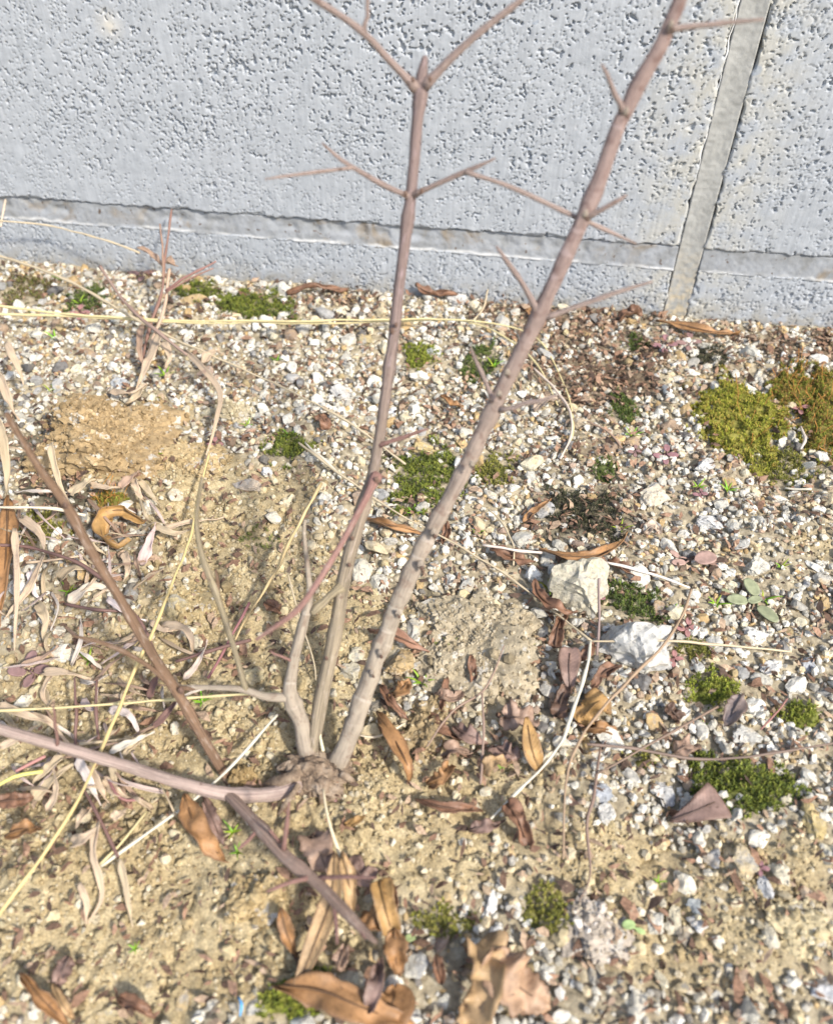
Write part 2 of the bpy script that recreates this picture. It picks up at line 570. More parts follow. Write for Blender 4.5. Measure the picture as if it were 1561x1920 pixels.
k = NT('clod')
p = k.obj()
tan = k.ramp(k.noise(p, 320, 5, .65), [(.28, .6), (.5, 1.0), (.74, 1.3)])
c = k.mix(1.0, k.info('Color'), tan, 'MULTIPLY')
c = k.mix(k.ramp(k.noise(p, 260, 3), [(.58, 0.0), (.64, .8)]), c, (.55, .52, .46))
c = k.mix(k.ramp(k.noise(p, 700, 2), [(.64, 0.0), (.7, .7)]), c, (.10, .075, .05))
k.done(c, 1.0, k.bump(k.noise(p, 1500, 4, .7), .9, .0006))

# leaves: object colour, veins from the uv
k = NT('leaf')
uvn = k.n('ShaderNodeUVMap'); uvn.uv_map = 'uv'
uv = uvn.outputs[0]
p = k.obj()
u_, v_ = sep(k, uv, 0), sep(k, uv, 1)
sd = k.math('ABSOLUTE', k.math('SUBTRACT', v_, .5))
lat = k.math('SINE', k.math('MULTIPLY', k.math('SUBTRACT', u_, k.math('MULTIPLY', sd, .35)), 75.0))
vein = k.ramp(lat, [(.80, 0.0), (.98, .35)])
c = k.mix(1.0, k.info('Color'), k.ramp(k.noise(p, 230, 4, .6), [(.25, .5), (.5, 1.0), (.75, 1.5)]), 'MULTIPLY')
edge = k.ramp(sd, [(.36, 0.0), (.5, .55)])
c = k.mix(edge, c, (.10, .055, .03))
blotch = k.ramp(k.noise(p, 700, 3), [(.62, 0.0), (.7, .6)])
c = k.mix(blotch, c, (.07, .04, .025))
c = k.mix(k.math('MULTIPLY', vein, .25), c, (.12, .07, .04))
hn = k.math('ADD', k.math('MULTIPLY', lat, .07), k.noise(p, 450, 4))
k.done(c, .58, k.bump(hn, .6, .0003))
k.b.inputs['Specular IOR Level'].default_value = .45

k = NT('dry_grass')
uvn = k.n('ShaderNodeUVMap'); uvn.uv_map = 'uv'
st = k.noise(k.map(uvn.outputs[0], (3, 26, 1)), 1.0, 3)
c = k.mix(1.0, k.info('Color'), k.ramp(st, [(.3, .72), (.7, 1.2)]), 'MULTIPLY')
c = k.mix(k.ramp(k.noise(k.obj(), 240, 3), [(.6, 0.0), (.75, .6)]), c, (.26, .16, .13))
k.done(c, .75, k.bump(st, .4, .0002))

k = NT('straw')
uvn = k.n('ShaderNodeUVMap'); uvn.uv_map = 'uv'
st = k.noise(k.map(uvn.outputs[0], (14, 1.2, 1)), 1.0, 3)
c = k.mix(1.0, k.info('Color'), k.ramp(st, [(.3, .75), (.7, 1.15)]), 'MULTIPLY')
k.done(c, .6, k.bump(st, .3, .0001))

k = NT('bark')
uvn = k.n('ShaderNodeUVMap'); uvn.uv_map = 'uv'
st = k.noise(k.map(uvn.outputs[0], (13, .55, 1)), 1.0, 4, .65)
c = k.mix(1.0, k.info('Color'), k.ramp(st, [(.3, .5), (.5, 1.0), (.7, 1.45)]), 'MULTIPLY')
pale = k.ramp(k.noise(k.map(uvn.outputs[0], (4, 2.6, 1)), 1.0, 3), [(.56, 0.0), (.72, .55)])
c = k.mix(pale, c, (.44, .37, .31))
dk = k.ramp(k.noise(k.obj(), 420, 3), [(.66, 0.0), (.74, .7)])
c = k.mix(dk, c, (.13, .075, .055))
c = k.mix(1.0, c, k.attr('col', 0), 'MULTIPLY')
k.done(c, .85, k.bump(k.math('ADD', st, k.math('MULTIPLY', k.noise(k.obj(), 900, 3), .6)), .8, .0006))

k = NT('grey_bark')
uvn = k.n('ShaderNodeUVMap'); uvn.uv_map = 'uv'
st = k.noise(k.map(uvn.outputs[0], (9, .8, 1)), 1.0, 5, .7)
mot = k.noise(k.map(uvn.outputs[0], (2.2, 1.3, 1)), 1.0, 4, .6)
c = k.mix(1.0, k.info('Color'), k.ramp(st, [(.3, .62), (.5, 1.0), (.7, 1.28)]), 'MULTIPLY')
c = k.mix(k.ramp(mot, [(.42, 0.0), (.62, .7)]), c, (.36, .305, .235))
c = k.mix(k.ramp(k.noise(k.map(uvn.outputs[0], (2.5, 3.5, 1)), 1.0, 3), [(.54, 0.0), (.66, .75)]), c, (.19, .135, .10))
ring = k.noise(k.map(uvn.outputs[0], (.6, 3.2, 1)), 1.0, 2)
c = k.mix(k.ramp(ring, [(.62, 0.0), (.68, .5)]), c, (.46, .41, .34))
c = k.mix(1.0, c, k.attr('col', 0), 'MULTIPLY')
k.done(c, .85, k.bump(k.math('ADD', st, k.math('MULTIPLY', k.noise(k.obj(), 800, 4), .8)), .6, .0005))

k = NT('rotten_wood')
p = k.obj()
c = k.ramp(k.noise(p, 260, 5, .7), [(.3, (.10, .07, .05)), (.5, (.27, .20, .14)), (.7, (.42, .34, .26))])
k.done(c, 1.0, k.bump(k.noise(p, 700, 5, .7), 1.0, .001))

k = NT('moss')
c = k.mix(1.0, k.attr('col', 0), k.ramp(k.noise(k.world(), 900, 2), [(.3, .75), (.7, 1.25)]), 'MULTIPLY')
k.done(c, .7)
k.b.inputs['Subsurface Weight'].default_value = 0.0

k = NT('flake')
c = k.mix(1.0, k.attr('col', 0), k.ramp(k.noise(k.world(), 1400, 3), [(.3, .6), (.7, 1.3)]), 'MULTIPLY')
k.done(c, .85)

k = NT('green_plant')
c = k.mix(1.0, k.info('Color'), k.ramp(k.noise(k.obj(), 500, 3), [(.3, .8), (.7, 1.2)]), 'MULTIPLY')
k.done(c, .5)

k = NT('far_ground')
p = k.world()
k.done(k.ramp(k.noise(p, 90, 6, .7), [(.3, (.15, .12, .085)), (.6, (.36, .31, .22))]), 1.0, k.bump(k.noise(p, 200, 5), .8, .004))

# ------------------------------------------------------------------ ground
xs = np.concatenate([[-6, -2, -1, -.6, -.42], np.arange(-.36, .24, .00085), [.3, .45, .7, 1.2, 2.5, 6]])
ys = np.concatenate([[-6, -2.5, -1.2, -.7, -.5], np.arange(-.42, .006, .00085), [.03]])
# finer where seen
xs = np.concatenate([[-6, -2, -1, -.6, -.42], np.arange(-.36, -.225, .002), np.arange(-.225, .115, .00074), np.arange(.115, .24, .002), [.3, .45, .7, 1.2, 2.5, 6]])
ys = np.concatenate([[-6, -2.5, -1.2, -.7, -.5], np.arange(-.42, -.30, .002), np.arange(-.30, .006, .00072), [.03]])
Xg, Yg = np.meshgrid(xs, ys, indexing='ij')
x, y = Xg.ravel(), Yg.ravel()
S, MU, DK = masks(x, y)
z = ground_h(x, y) + ground_fine(x, y, S)
# soil dries into a level apron far from the wall
me = mesh_np('ground', np.stack([x, y, z], 1), quads=grid_faces(len(xs), len(ys)), col=np.stack([S, MU, DK], 1))
g = link('ground', me, M['soil'])
tag(g, 'tan sandy soil and grit ground at the foot of the block wall', kind='structure')

# ------------------------------------------------------------------ block wall
ZB, JT, BH, BL = 0.021, 0.010, 0.190, 0.390
wall = empty('block_wall', (0, 0, 0))
tag(wall, 'pale grey concrete block wall with recessed mortar joints behind the bare shrub', 'wall')
d = ray(205, 47); SP = CAM + d * (-CAM[1] / d[1])
SPOT.inputs[1].default_value = tuple(SP)


def axis(a, b, lo, hi, fine, coarse):
    pts = [a, b]
    l2, h2 = max(a, lo), min(b, hi)
    if h2 > l2: pts += list(np.linspace(l2, h2, max(2, int((h2 - l2) / fine))))
    q = np.unique(np.round(pts, 6)); out = [q[0]]
    for v in q[1:]:
        if v - out[-1] > coarse:
            out += list(np.linspace(out[-1], v, int((v - out[-1]) / coarse) + 2)[1:])
        else: out.append(v)
    return np.array(out)


def block(x0, x1, z0, z1, seed, base=False):
    ax = axis(x0, x1, -.315, .105, .00038, .02)
    az = axis(z0, z1, -.004, .135, .00038, .02)
    X, Z = np.meshgrid(ax, az, indexing='ij')
    fromb = Z - z0
    st = 1 - sstep(0, .04, fromb) if not base else 0 * Z          # dragged, smoother band at the foot of the face
    wx, wz = X + .0006 * noise(X * 700, Z * 700, seed=seed + 15), Z + .0006 * noise(X * 700, Z * 700, seed=seed + 16)
    a = noise(wx * 1120, wz * 1120, seed=seed) * (1 - .4 * st) + .62 * noise(wx * 1600, wz * 1400, seed=seed + 1)
    a = a + .40 * (.25 + st) * noise(X * 900, Z * 120, seed=seed + 5)
    a = a + .20 * noise(X * 45, Z * 45, seed=seed + 2) + .22 * noise(X * 190, Z * 190, seed=seed + 3) - .20 * st
    thr = .73 if not base else .68
    dep = sstep(thr, thr + .06, a) * (.0010 if not base else .0007)
    a2 = noise(wx * 2000, wz * 1900, seed=seed + 17) + .3 * noise(X * 150, Z * 150, seed=seed + 18)
    dep = dep + .0004 * sstep(.64, .74, a2)
    dep = dep + .00003 * noise(X * 900, Z * 900, seed=seed + 4) + .00003 * st * noise(X * 1100, Z * 60, seed=seed + 12) + .00006 * noise(X * 200, Z * 200, seed=seed + 6)
    edge = np.minimum(np.minimum(X - x0, x1 - X), np.minimum(Z - z0, (z1 - Z) if not base else 1.0))
    edge = edge + .0005 * noise(X * 420, Z * 420, seed=seed + 7) - .0009 * sstep(.45, .8, noise(X * 150, Z * 150, seed=seed + 13))
    arris = np.clip(1 - edge / .0006, 0, 1.5)
    dep = dep + .0006 * arris
    Xn = X.copy(); Zn = Z.copy()
    bz = np.exp(-(Z - z0) / .0012)
    Zn = Zn + bz * (.0004 * noise(X * 160, 0 * X, seed=seed + 8) + .0004 * noise(X * 600, 0 * X, seed=seed + 9))
    tz = np.exp(-(z1 - Z) / .0012)
    Zn = Zn + tz * (.0006 * noise(X * 300, 0 * X + 3, seed=seed + 8))
    for side, e in ((1, np.exp(-(X - x0) / .0012)), (2, np.exp(-(x1 - X) / .0012))):
        Xn = Xn + e * (.0008 * noise(Z * 160, 0 * Z + side, seed=seed + 10) + .0004 * noise(Z * 600, 0 * Z + side, seed=seed + 11))
    n, m = X.shape
    V = np.stack([Xn, dep, Zn], -1).reshape(-1, 3)
    q = grid_faces(n, m)
    # sides to the back
    ring = np.concatenate([np.arange(n) * m, (n - 1) * m + np.arange(1, m), np.arange(n - 2, -1, -1) * m + m - 1, np.arange(m - 2, 0, -1)])
    rv = V[ring].copy(); rv[:, 1] = .1
    off = len(V); V = np.vstack([V, rv, [[(x0 + x1) / 2, .1, (z0 + z1) / 2]]])
    k = len(ring); i = np.arange(k); i2 = (i + 1) % k
    sq = np.stack([ring[i], off + i, off + i2, ring[i2]], 1)
    tr = np.stack([np.full(k, off + k), off + i2, off + i], 1)
    me = mesh_np('concrete_block', V, np.vstack([q, sq]), tr)
    return link('concrete_block', me, M['block'], wall)


def joint(nm, x0, x1, z0, z1, fn, mat, seed):
    ax = axis(x0, x1, -.32, .115, .0005, .02)
    az = axis(z0, z1, -.004, .165, .0005, .02)
    X, Z = np.meshgrid(ax, az, indexing='ij')
    dep, col = fn(X, Z)
    V = np.stack([X, dep, Z], -1).reshape(-1, 3)
    n, m = X.shape
    ring = np.concatenate([np.arange(n) * m, (n - 1) * m + np.arange(1, m), np.arange(n - 2, -1, -1) * m + m - 1, np.arange(m - 2, 0, -1)])
    rv = V[ring].copy(); rv[:, 1] = .095
    off = len(V); V = np.vstack([V, rv])
    k = len(ring); i = np.arange(k); i2 = (i + 1) % k
    sq = np.stack([ring[i], off + i, off + i2, ring[i2]], 1)
    cc = np.concatenate([col.ravel(), np.zeros(k)])
    me = mesh_np(nm, V, np.vstack([grid_faces(n, m), sq]), col=np.repeat(cc[:, None], 3, 1))
    return link(nm, me, mat, wall)


cols = [(-.80, -.40 - .0), (-.39 - .0, 0.0), (.010, .40), (.41, .80)]
cols = [(-.79, -.40), (-.39, 0.0), (.010, .40), (.41, .80)]
rows = [(-.169, ZB, True), (ZB + JT, ZB + JT + BH, False), (ZB + 2 * JT + BH, ZB + 2 * JT + 2 * BH, False)]
sd = 100
for (z0, z1, bs) in rows:
    for (x0, x1) in cols:
        block(x0, x1, z0, z1, sd, bs); sd += 20


def bed(X, Z):
    u = (Z - ZB) / JT
    dep = .0002 + .0007 * np.clip(u, 0, 1)
    dep = dep + .00010 * noise(X * 170, Z * 170, seed=61) + .00014 * noise(X * 800, Z * 800, seed=62)
    hole = sstep(.1, .4, noise(X * 45, 0 * X, seed=63)) * sstep(.3, .6, u)
    dep = dep + .0012 * hole * (.5 + .5 * noise(X * 300, Z * 300, seed=64))
    c0 = .03 + .05 * noise(X * 40, 0 * X, seed=65) + .05 * noise(X * 300, 0 * X, seed=67)
    lip = np.exp(-((u - c0) / .05) ** 2)
    dep = dep - .00012 * lip - .0004 * sstep(.02, -.06, u)
    dep = dep + .0016 * sstep(-.04, -.1, u + .03 * noise(X * 420, 0 * X, seed=68))
    white = lip * sstep(-.6, .2, noise(X * 60, Z * 60, seed=66) + .2)
    return dep, np.clip(white, 0, .8)


def head(x0):
    def fn(X, Z):
        u = (X - x0) / JT
        dep = .0005 + .0004 * (1 - (2 * u - 1) ** 2) + .00010 * noise(X * 300, Z * 60, seed=71) + .00012 * noise(X * 900, Z * 900, seed=72)
        return dep, 0 * X
    return fn


for (x0, x1) in cols:
    joint('bed_joint', x0, x1, ZB - .0010, ZB + JT - .0003, bed, M['mortar'], 1)
    joint('bed_joint', x0, x1, ZB + JT + BH + .0003, ZB + 2 * JT + BH - .0003, bed, M['mortar'], 2)
for x0 in (-.40, 0.0, .40):
    joint('head_joint', x0 + .0003, x0 + JT - .0003, -.169, ZB + 2 * JT + 2 * BH, head(x0), M['mortar_upright'], 3)

# sunlit left arris of the upright joint, put in as a thin white strip
P = [(-.0002 + .0004 * math.sin(i * 2.1), .0008, .062 + i * .0032) for i in range(24)]
me = tube_mesh('lit_edge_strip', P, [.00014 + .00026 * random.random() for _ in P], sides=6, rough=.5, seed=4)
ms = NT('lit_edge_white'); ms.done((.72, .72, .71), .9)
link('lit_edge_strip', me, M['lit_edge_white'], wall)

# ------------------------------------------------------------------ stones
def ico(sub):
    import bmesh
    bm = bmesh.new()
    bmesh.ops.create_icosphere(bm, subdivisions=sub, radius=1)
    V = np.array([v.co[:] for v in bm.verts]); F = np.array([[v.index for v in f.verts] for f in bm.faces])
    bm.free()
    return V, F


ICO = {s: ico(s) for s in (1, 2, 3, 4, 5)}


def stone_shape(sub, rng, cuts=9, rough=.06):
    V, F = ICO[sub]
    V = V.copy()
    for _ in range(cuts):
        n = rng.normal(size=3); n /= np.linalg.norm(n)
        dd = rng.uniform(.48, .9)
        s = V @ n
        V = V - np.outer(np.clip(s - dd, 0, None), n)
    s = rng.integers(0, 999)
    nz = noise(V[:, 0] * 2.2 + 7, V[:, 1] * 2.2, V[:, 2] * 2.2, seed=int(s)) * rough * 1.3
    if sub >= 3: nz = nz + noise(V[:, 0] * 6, V[:, 1] * 6, V[:, 2] * 6, seed=int(s) + 1) * rough * .6
    if sub >= 4: nz = nz + noise(V[:, 0] * 14, V[:, 1] * 14, V[:, 2] * 14, seed=int(s) + 2) * rough * .35
    return V * (1 + nz)[:, None], F


def rot_mats(n, rng, tilt=.5):
    a = rng.uniform(0, 2 * math.pi, n); t = rng.normal(0, tilt, n); b = rng.uniform(0, 2 * math.pi, n)
    ca, sa, ct, s_t, cb, sb = np.cos(a), np.sin(a), np.cos(t), np.sin(t), np.cos(b), np.sin(b)
    O = np.zeros(n); I = np.ones(n)
    Za = np.stack([np.stack([ca, -sa, O], 1), np.stack([sa, ca, O], 1), np.stack([O, O, I], 1)], 1)
    Xt = np.stack([np.stack([I, O, O], 1), np.stack([O, ct, -s_t], 1), np.stack([O, s_t, ct], 1)], 1)
    Zb = np.stack([np.stack([cb, -sb, O], 1), np.stack([sb, cb, O], 1), np.stack([O, O, I], 1)], 1)
    return Za @ Xt @ Zb


def scatter_mesh(name, shapes, pos, scale, col, rng, tilt=.5, jitter=0.0):
    """pos n x 3, scale n x 3, col n x 3; every piece keeps its own shape copy in one joined mesh"""
    n = len(pos)
    which = rng.integers(0, len(shapes), n)
    R = rot_mats(n, rng, tilt)
    Vs, Fs, Cs, off = [], [], [], 0
    for s, (V, F) in enumerate(shapes):
        idx = np.where(which == s)[0]
        if not len(idx): continue
        P = V[None] * scale[idx][:, None]
        P = np.einsum('nij,nkj->nki', R[idx], P) + pos[idx][:, None]
        Vs.append(P.reshape(-1, 3))
        Fs.append((F[None] + (np.arange(len(idx)) * len(V))[:, None, None] + off).reshape(-1, 3))
        Cs.append(np.repeat(col[idx], len(V), 0))
        off += len(idx) * len(V)
    return mesh_np(name, np.vstack(Vs), tris=np.vstack(Fs), smooth=False, col=np.vstack(Cs))


def stone_colors(n, rng, warm=0.0):
    pal = np.array([(.72, .69, .60), (.65, .62, .54), (.55, .525, .45), (.77, .75, .68), (.43, .41, .36), (.60, .50, .33), (.48, .34, .17),
                    (.34, .25, .175), (.36, .355, .34), (.17, .16, .15), (.42, .31, .24), (.66, .60, .44)])
    pr = np.array([.17, .15, .13, .10, .10, .075, .05, .075, .055, .05, .025, .06]); pr /= pr.sum()
    c = pal[rng.choice(len(pal), n, p=pr)] * rng.uniform(.75, 1.12, (n, 1))
    wv = np.clip(np.asarray(warm) + 0 * c[:, 0], 0, 1)[:, None]
    return c * (1 - wv) + wv * (.45 * c + .55 * np.array([.60, .50, .31]))


# named larger stones: photo x, y, width px, height px (as seen), colour, label
STONES = [
    (362, 560, 52, 30, (.50, .37, .20), 'flat ochre brown stone beside the green moss near the wall'),
    (1092, 1100, 100, 112, (.60, .55, .42), 'largest cream stone, brown on its left side, next to the curled brown leaf'),
    (1180, 1198, 108, 104, (.60, .585, .54), 'largest white speckled granite stone under the crossing straw'),
    (735, 769, 22, 20, (.86, .87, .87), 'brightest pure white pebble right of the middle stem'),
    (815, 661, 30, 30, (.74, .74, .72), 'white angular pebble touching the bright moss in the middle'),
    (684, 636, 30, 30, (.42, .35, .20), 'olive brown angular stone left of the bright middle moss'),
    (1227, 925, 62, 54, (.62, .55, .43), 'round yellowish stone above the pair of green sprouts'),
    (1322, 973, 56, 42, (.70, .69, .66), 'broad white stone below the two grass sprouts'),
    (1412, 1190, 46, 34, (.74, .72, .66), 'clean white oval stone below the grey green seedling'),
    (1318, 872, 40, 32, (.60, .59, .56), 'grey white stone beside the big moss cushion'),
    (640, 735, 44, 38, (.60, .58, .54), 'grey white block of gravel left of the middle stem'),
    (790, 838, 56, 32, (.56, .44, .22), 'yellow ochre flat stone on top of the dark green moss'),
    (755, 1232, 58, 72, (.50, .37, .20), 'orange tan rounded stone between the two main stems and the crack'),
    (660, 1255, 42, 36, (.52, .47, .35), 'grey tan pebble just left of the thick stem'),
    (672, 1222, 34, 30, (.55, .50, .38), 'small rounded tan pebble above the pair beside the thick stem'),
    (1414, 1060, 52, 46, (.62, .59, .50), 'knobbly cream stone above the grey green seedling'),
    (1384, 1606, 64, 74, (.60, .50, .33), 'large ochre and white stone with a dark hollow on its left'),
    (1334, 1602, 36, 46, (.40, .40, .40), 'grey split stone in the hollow below the triangular leaf'),
    (1262, 1712, 36, 56, (.58, .52, .38), 'tall cream stone standing in the lower right gravel'),
    (1303, 1695, 30, 36, (.36, .38, .38), 'blue grey stone beside the tall cream stone'),
    (1228, 1722, 36, 48, (.66, .63, .54), 'white three pointed stone left of the tall cream stone'),
    (1311, 1732, 40, 28, (.74, .73, .70), 'white wide stone below the blue grey stone'),
    (1280, 1748, 32, 44, (.36, .31, .24), 'grey brown stone between the white wide stone and the tall cream one'),
    (1458, 1630, 38, 46, (.68, .62, .47), 'pale three cornered stone near the pink seedling'),
    (1432, 1652, 30, 58, (.62, .62, .61), 'light grey long stone touching the pale three cornered stone'),
    (1522, 1530, 42, 66, (.52, .41, .20), 'long ochre stone at the right end of the lower moss'),
    (1497, 1470, 32, 26, (.72, .70, .64), 'white stone above the long ochre stone'),
    (1190, 1868, 34, 70, (.64, .60, .50), 'long white stone standing near the bottom edge'),
    (1547, 1588, 36, 38, (.66, .60, .44), 'cream stone at the right edge below the long ochre stone'),
    (655, 1832, 54, 46, (.56, .51, .38), 'tan and white stone between the small round leaf and the folded leaf'),
    (1138, 1518, 42, 48, (.68, .66, .61), 'white square stone beside the hanging root threads'),
    (1128, 1484, 46, 34, (.42, .44, .47), 'flat bluish grey stone above the white square stone'),
    (203, 1892, 36, 32, (.52, .44, .27), 'round tan pebble in the lower left corner soil'),
    (345, 1870, 28, 36, (.54, .42, .24), 'upright ochre pebble near the dark brown leaf piece'),
    (378, 1872, 22, 26, (.52, .40, .22), 'small ochre pebble right of the upright one'),
    (500, 884, 30, 22, (.74, .74, .72), 'white pebble above the sandy patch left of the middle stem'),
    (468, 908, 66, 26, (.50, .42, .33), 'flat pale brown stone above the sandy patch'),
    (918, 1690, 28, 52, (.74, .73, .70), 'white shard standing right of the lower moss'),
    (926, 1746, 28, 30, (.76, .75, .72), 'white square chip above the big crumpled leaf'),
    (872, 1698, 18, 36, (.72, .70, .66), 'thin white sliver of stone left of the white shard'),
    (1290, 1500, 44, 30, (.60, .57, .50), 'cream stone behind the triangular leaf'),
    (1248, 1478, 40, 46, (.66, .64, .60), 'white crumbly stone left of the lower right moss'),
    (1392, 1375, 60, 44, (.62, .60, .54), 'pale lump of stone below the curled grey leaf'),
    (1510, 1240, 30, 42, (.44, .46, .48), 'dark grey stone in the pale gravel at the right edge'),
    (1440, 1250, 40, 34, (.70, .68, .64), 'white stone right of the moss with the black hollow'),
    (905, 1058, 46, 30, (.40, .33, .24), 'brown clotted stone left of the cream stone'),
    (330, 1135, 70, 50, (.46, .38, .22), 'broad tan stone half sunk in the soil behind the brown stem'),
    (470, 1260, 56, 44, (.50, .43, .27), 'tan cracked stone beside the thin upright twig'),
    (395, 775, 40, 30, (.48, .43, .30), 'tan grey stone above the sandy patch'),
    (860, 560, 36, 24, (.64, .62, .58), 'white gravel stone by the wall between two curled leaves'),
    (225, 715, 40, 30, (.55, .57, .58), 'blue white stone behind the soil clod'),
    (1085, 790, 40, 34, (.46, .38, .27), 'tan gritty stone under the thick stem'),
    (1540, 1850, 60, 44, (.62, .61, .60), 'pale grey stone cut by the lower right corner'),
    (1536, 1720, 44, 50, (.60, .53, .38), 'large cream stone at the right edge low down'),
]
srng = np.random.default_rng(33)
stone_xy = []
for (a, b, wd, ht, colr, lab) in STONES:
    p = G(a, b + ht * .2, 0)
    s = ppm(p)
    rx, ry = .5 * wd / s, .5 * ht / s
    V, F = stone_shape(4, srng, cuts=14, rough=.2)
    big_ = wd > 90
    V = V * np.array([rx, ry * .95, min(rx, ry) * (1.05 if big_ else .8)]) * (1.2 if big_ else 1.12)
    a_ = srng.normal(0, .12)
    V = V @ np.array([[math.cos(a_), -math.sin(a_), 0], [math.sin(a_), math.cos(a_), 0], [0, 0, 1]])
    o = link('stone', mesh_np('stone', V, tris=F, smooth=False), M['stone'], None, [q * .86 for q in colr], (p[0], p[1], p[2] + min(rx, ry) * (.42 if big_ else .22)))
    tag(o, lab, 'stone', 'larger stones lying in the gravel')
    stone_xy.append((p[0], p[1], max(rx, ry)))

# gravel: many small stones in view and a little beyond
grng = np.random.default_rng(44)
xr, yr = (-.46, .32), (-.47, -.001)


def in_view(x, y, m=120, outside=.25):
    px, py, dep = to_px(x, y)
    near = (px > -m) & (px < 1561 + m) & (py < 1920 + m)
    wide = (px > -900) & (px < 2600) & (py < 3200) & (np.random.default_rng(len(x)).random(len(x)) < outside)
    return near | wide


def candidates(n, outside=.25):
    x = grng.uniform(*xr, n); y = grng.uniform(*yr, n)
    k = in_view(x, y, outside=outside)
    return x[k], y[k]


cell = {}


def place(x, y, r, keep, gap):
    out = []
    cs = .004
    for i in range(len(x)):
        if not keep[i]: continue
        cx_, cy_ = int(x[i] // cs), int(y[i] // cs)
        ok = True
        for u in (-1, 0, 1, -2, 2):
            for v in (-1, 0, 1, -2, 2):
                for (qx, qy, qr) in cell.get((cx_ + u, cy_ + v), ()):
                    dd = gap * (qr + r[i])
                    if (qx - x[i]) ** 2 + (qy - y[i]) ** 2 < dd * dd: ok = False; break
                if not ok: break
            if not ok: break
        if ok:
            cell.setdefault((cx_, cy_), []).append((x[i], y[i], r[i])); out.append(i)
    return np.array(out, int)


for (qx, qy, qr) in stone_xy:
    cs = .004
    for u in range(-2, 3):
        for v in range(-2, 3):
            if (u * cs) ** 2 + (v * cs) ** 2 <= (qr) ** 2 * 1.1:
                cell.setdefault((int((qx + u * cs) // cs), int((qy + v * cs) // cs)), []).append((qx + u * cs * .8, qy + v * cs * .8, .002))

# moss patches: photo x, y, rx, ry, tint, label (used here to keep stones off, built further down)
MOSS = [
    (50, 550, 62, 36, 'brown', 'brown green moss patch nearest the left end of the wall foot'),
    (160, 565, 40, 26, 'dark', 'small dark green moss patch between the brown moss and the dry stalk'),
    (378, 545, 46, 20, 'green', 'moss patch behind the flat ochre stone at the wall foot'),
    (468, 574, 92, 30, 'green', 'wide green moss patch right of the flat ochre stone'),
    (783, 676, 38, 30, 'bright', 'bright yellow green moss tuft between the two tall stems'),
    (905, 685, 42, 44, 'dark', 'dark green moss tuft left of the thick stem in the pale gravel'),
    (1386, 785, 86, 74, 'yellow', 'largest domed yellow green moss cushion with a few orange stalks'),
    (1540, 775, 62, 92, 'rust', 'rust and green moss cushion with many orange stalks at the right edge'),
    (1460, 878, 76, 40, 'olive', 'olive moss strip below the domed moss cushion'),
    (795, 895, 86, 62, 'green', 'broad dark green moss mat between the bases of the tall stems'),
    (930, 880, 50, 40, 'olive', 'sparse olive moss right of the thick stem'),
    (545, 845, 50, 36, 'green', 'moss tuft touched by the end of a broken straw'),
    (262, 782, 36, 32, 'olive', 'small olive moss tuft behind the tan soil clod'),
    (85, 985, 56, 34, 'olive', 'olive moss patch under the brown stem and dry grass'),
    (1166, 770, 24, 34, 'dark', 'narrow dark moss tuft among brown mulch'),
    (1085, 965, 88, 52, 'black', 'blackish dried moss patch above the crescent shaped leaf'),
    (1185, 1138, 62, 42, 'dark', 'deep green shaded moss between the two largest stones'),
    (1326, 1298, 54, 48, 'bright', 'moss tuft below the black hollow and left of the curled grey leaf'),
    (1385, 1475, 116, 56, 'green', 'wide moss mat right of the triangular brown leaf'),
    (1500, 1346, 46, 26, 'bright', 'small bright moss patch near the reddish twig at the right'),
    (1015, 1712, 58, 46, 'olive', 'olive moss tuft above the big crumpled tan leaf'),
    (822, 1722, 56, 38, 'olive', 'thin olive moss patch right of the bent orange leaf'),
    (545, 1888, 56, 46, 'bright', 'moss patch under the large orange leaf at the bottom edge'),
    (600, 1835, 34, 28, 'green', 'little moss patch between the long tan leaf and the round leaf'),
    (848, 1212, 36, 22, 'sparse', 'faint moss film on the tan crumbly lump'),
    (1190, 1420, 46, 22, 'olive', 'small moss streak above the hanging root threads'),
    (1198, 640, 26, 16, 'dark', 'tiny dark moss tuft below the upright mortar joint'),
    (1328, 668, 38, 20, 'black', 'small blackish moss patch above the domed moss cushion'),
    (1295, 1220, 44, 20, 'olive', 'moss seam crossed by the pale straw right of the speckled stone'),
    (490, 1012, 36, 26, 'sparse', 'dull thin moss on the sand left of the middle stem'),
    (205, 942, 52, 18, 'rust', 'reddish green moss strip under the curled orange leaf'),
    (1130, 880, 24, 20, 'dark', 'tiny moss tuft above the blackish dried moss'),
    (1474, 735, 44, 42, 'rust', 'thin rusty moss fringe joining the two big moss cushions'),
]
MW = []
for (a, b, rx, ry, tint, lab) in MOSS:
    c = G(a, b); ex = G(a + rx, b); ey0 = G(a, b - ry); ey1 = G(a, b + ry)
    MW.append((c, np.linalg.norm(ex - c), .5 * np.linalg.norm(ey1 - ey0)))


def moss_cover(x, y):
    m = 0 * x
    for (c, rx, ry) in MW:
        m = np.maximum(m, 1 - ((x - c[0]) / rx) ** 2 - ((y - c[1]) / ry) ** 2)
    return m


def gravel_prob(x, y):
    S, MU, DK = masks(x, y)
    m = moss_cover(x, y)
    clump = .62 + .5 * sstep(-.5, .3, noise(x * 60, y * 60, seed=401) + .5 * noise(x * 160, y * 160, seed=402))
    p = (1 - .985 * S) * (1 - .86 * MU) * (1 - .75 * DK) * np.clip(clump, 0, 1)
    return p * np.where(m > .55, .10, np.where(m > -.35, .75, 1)), S, MU


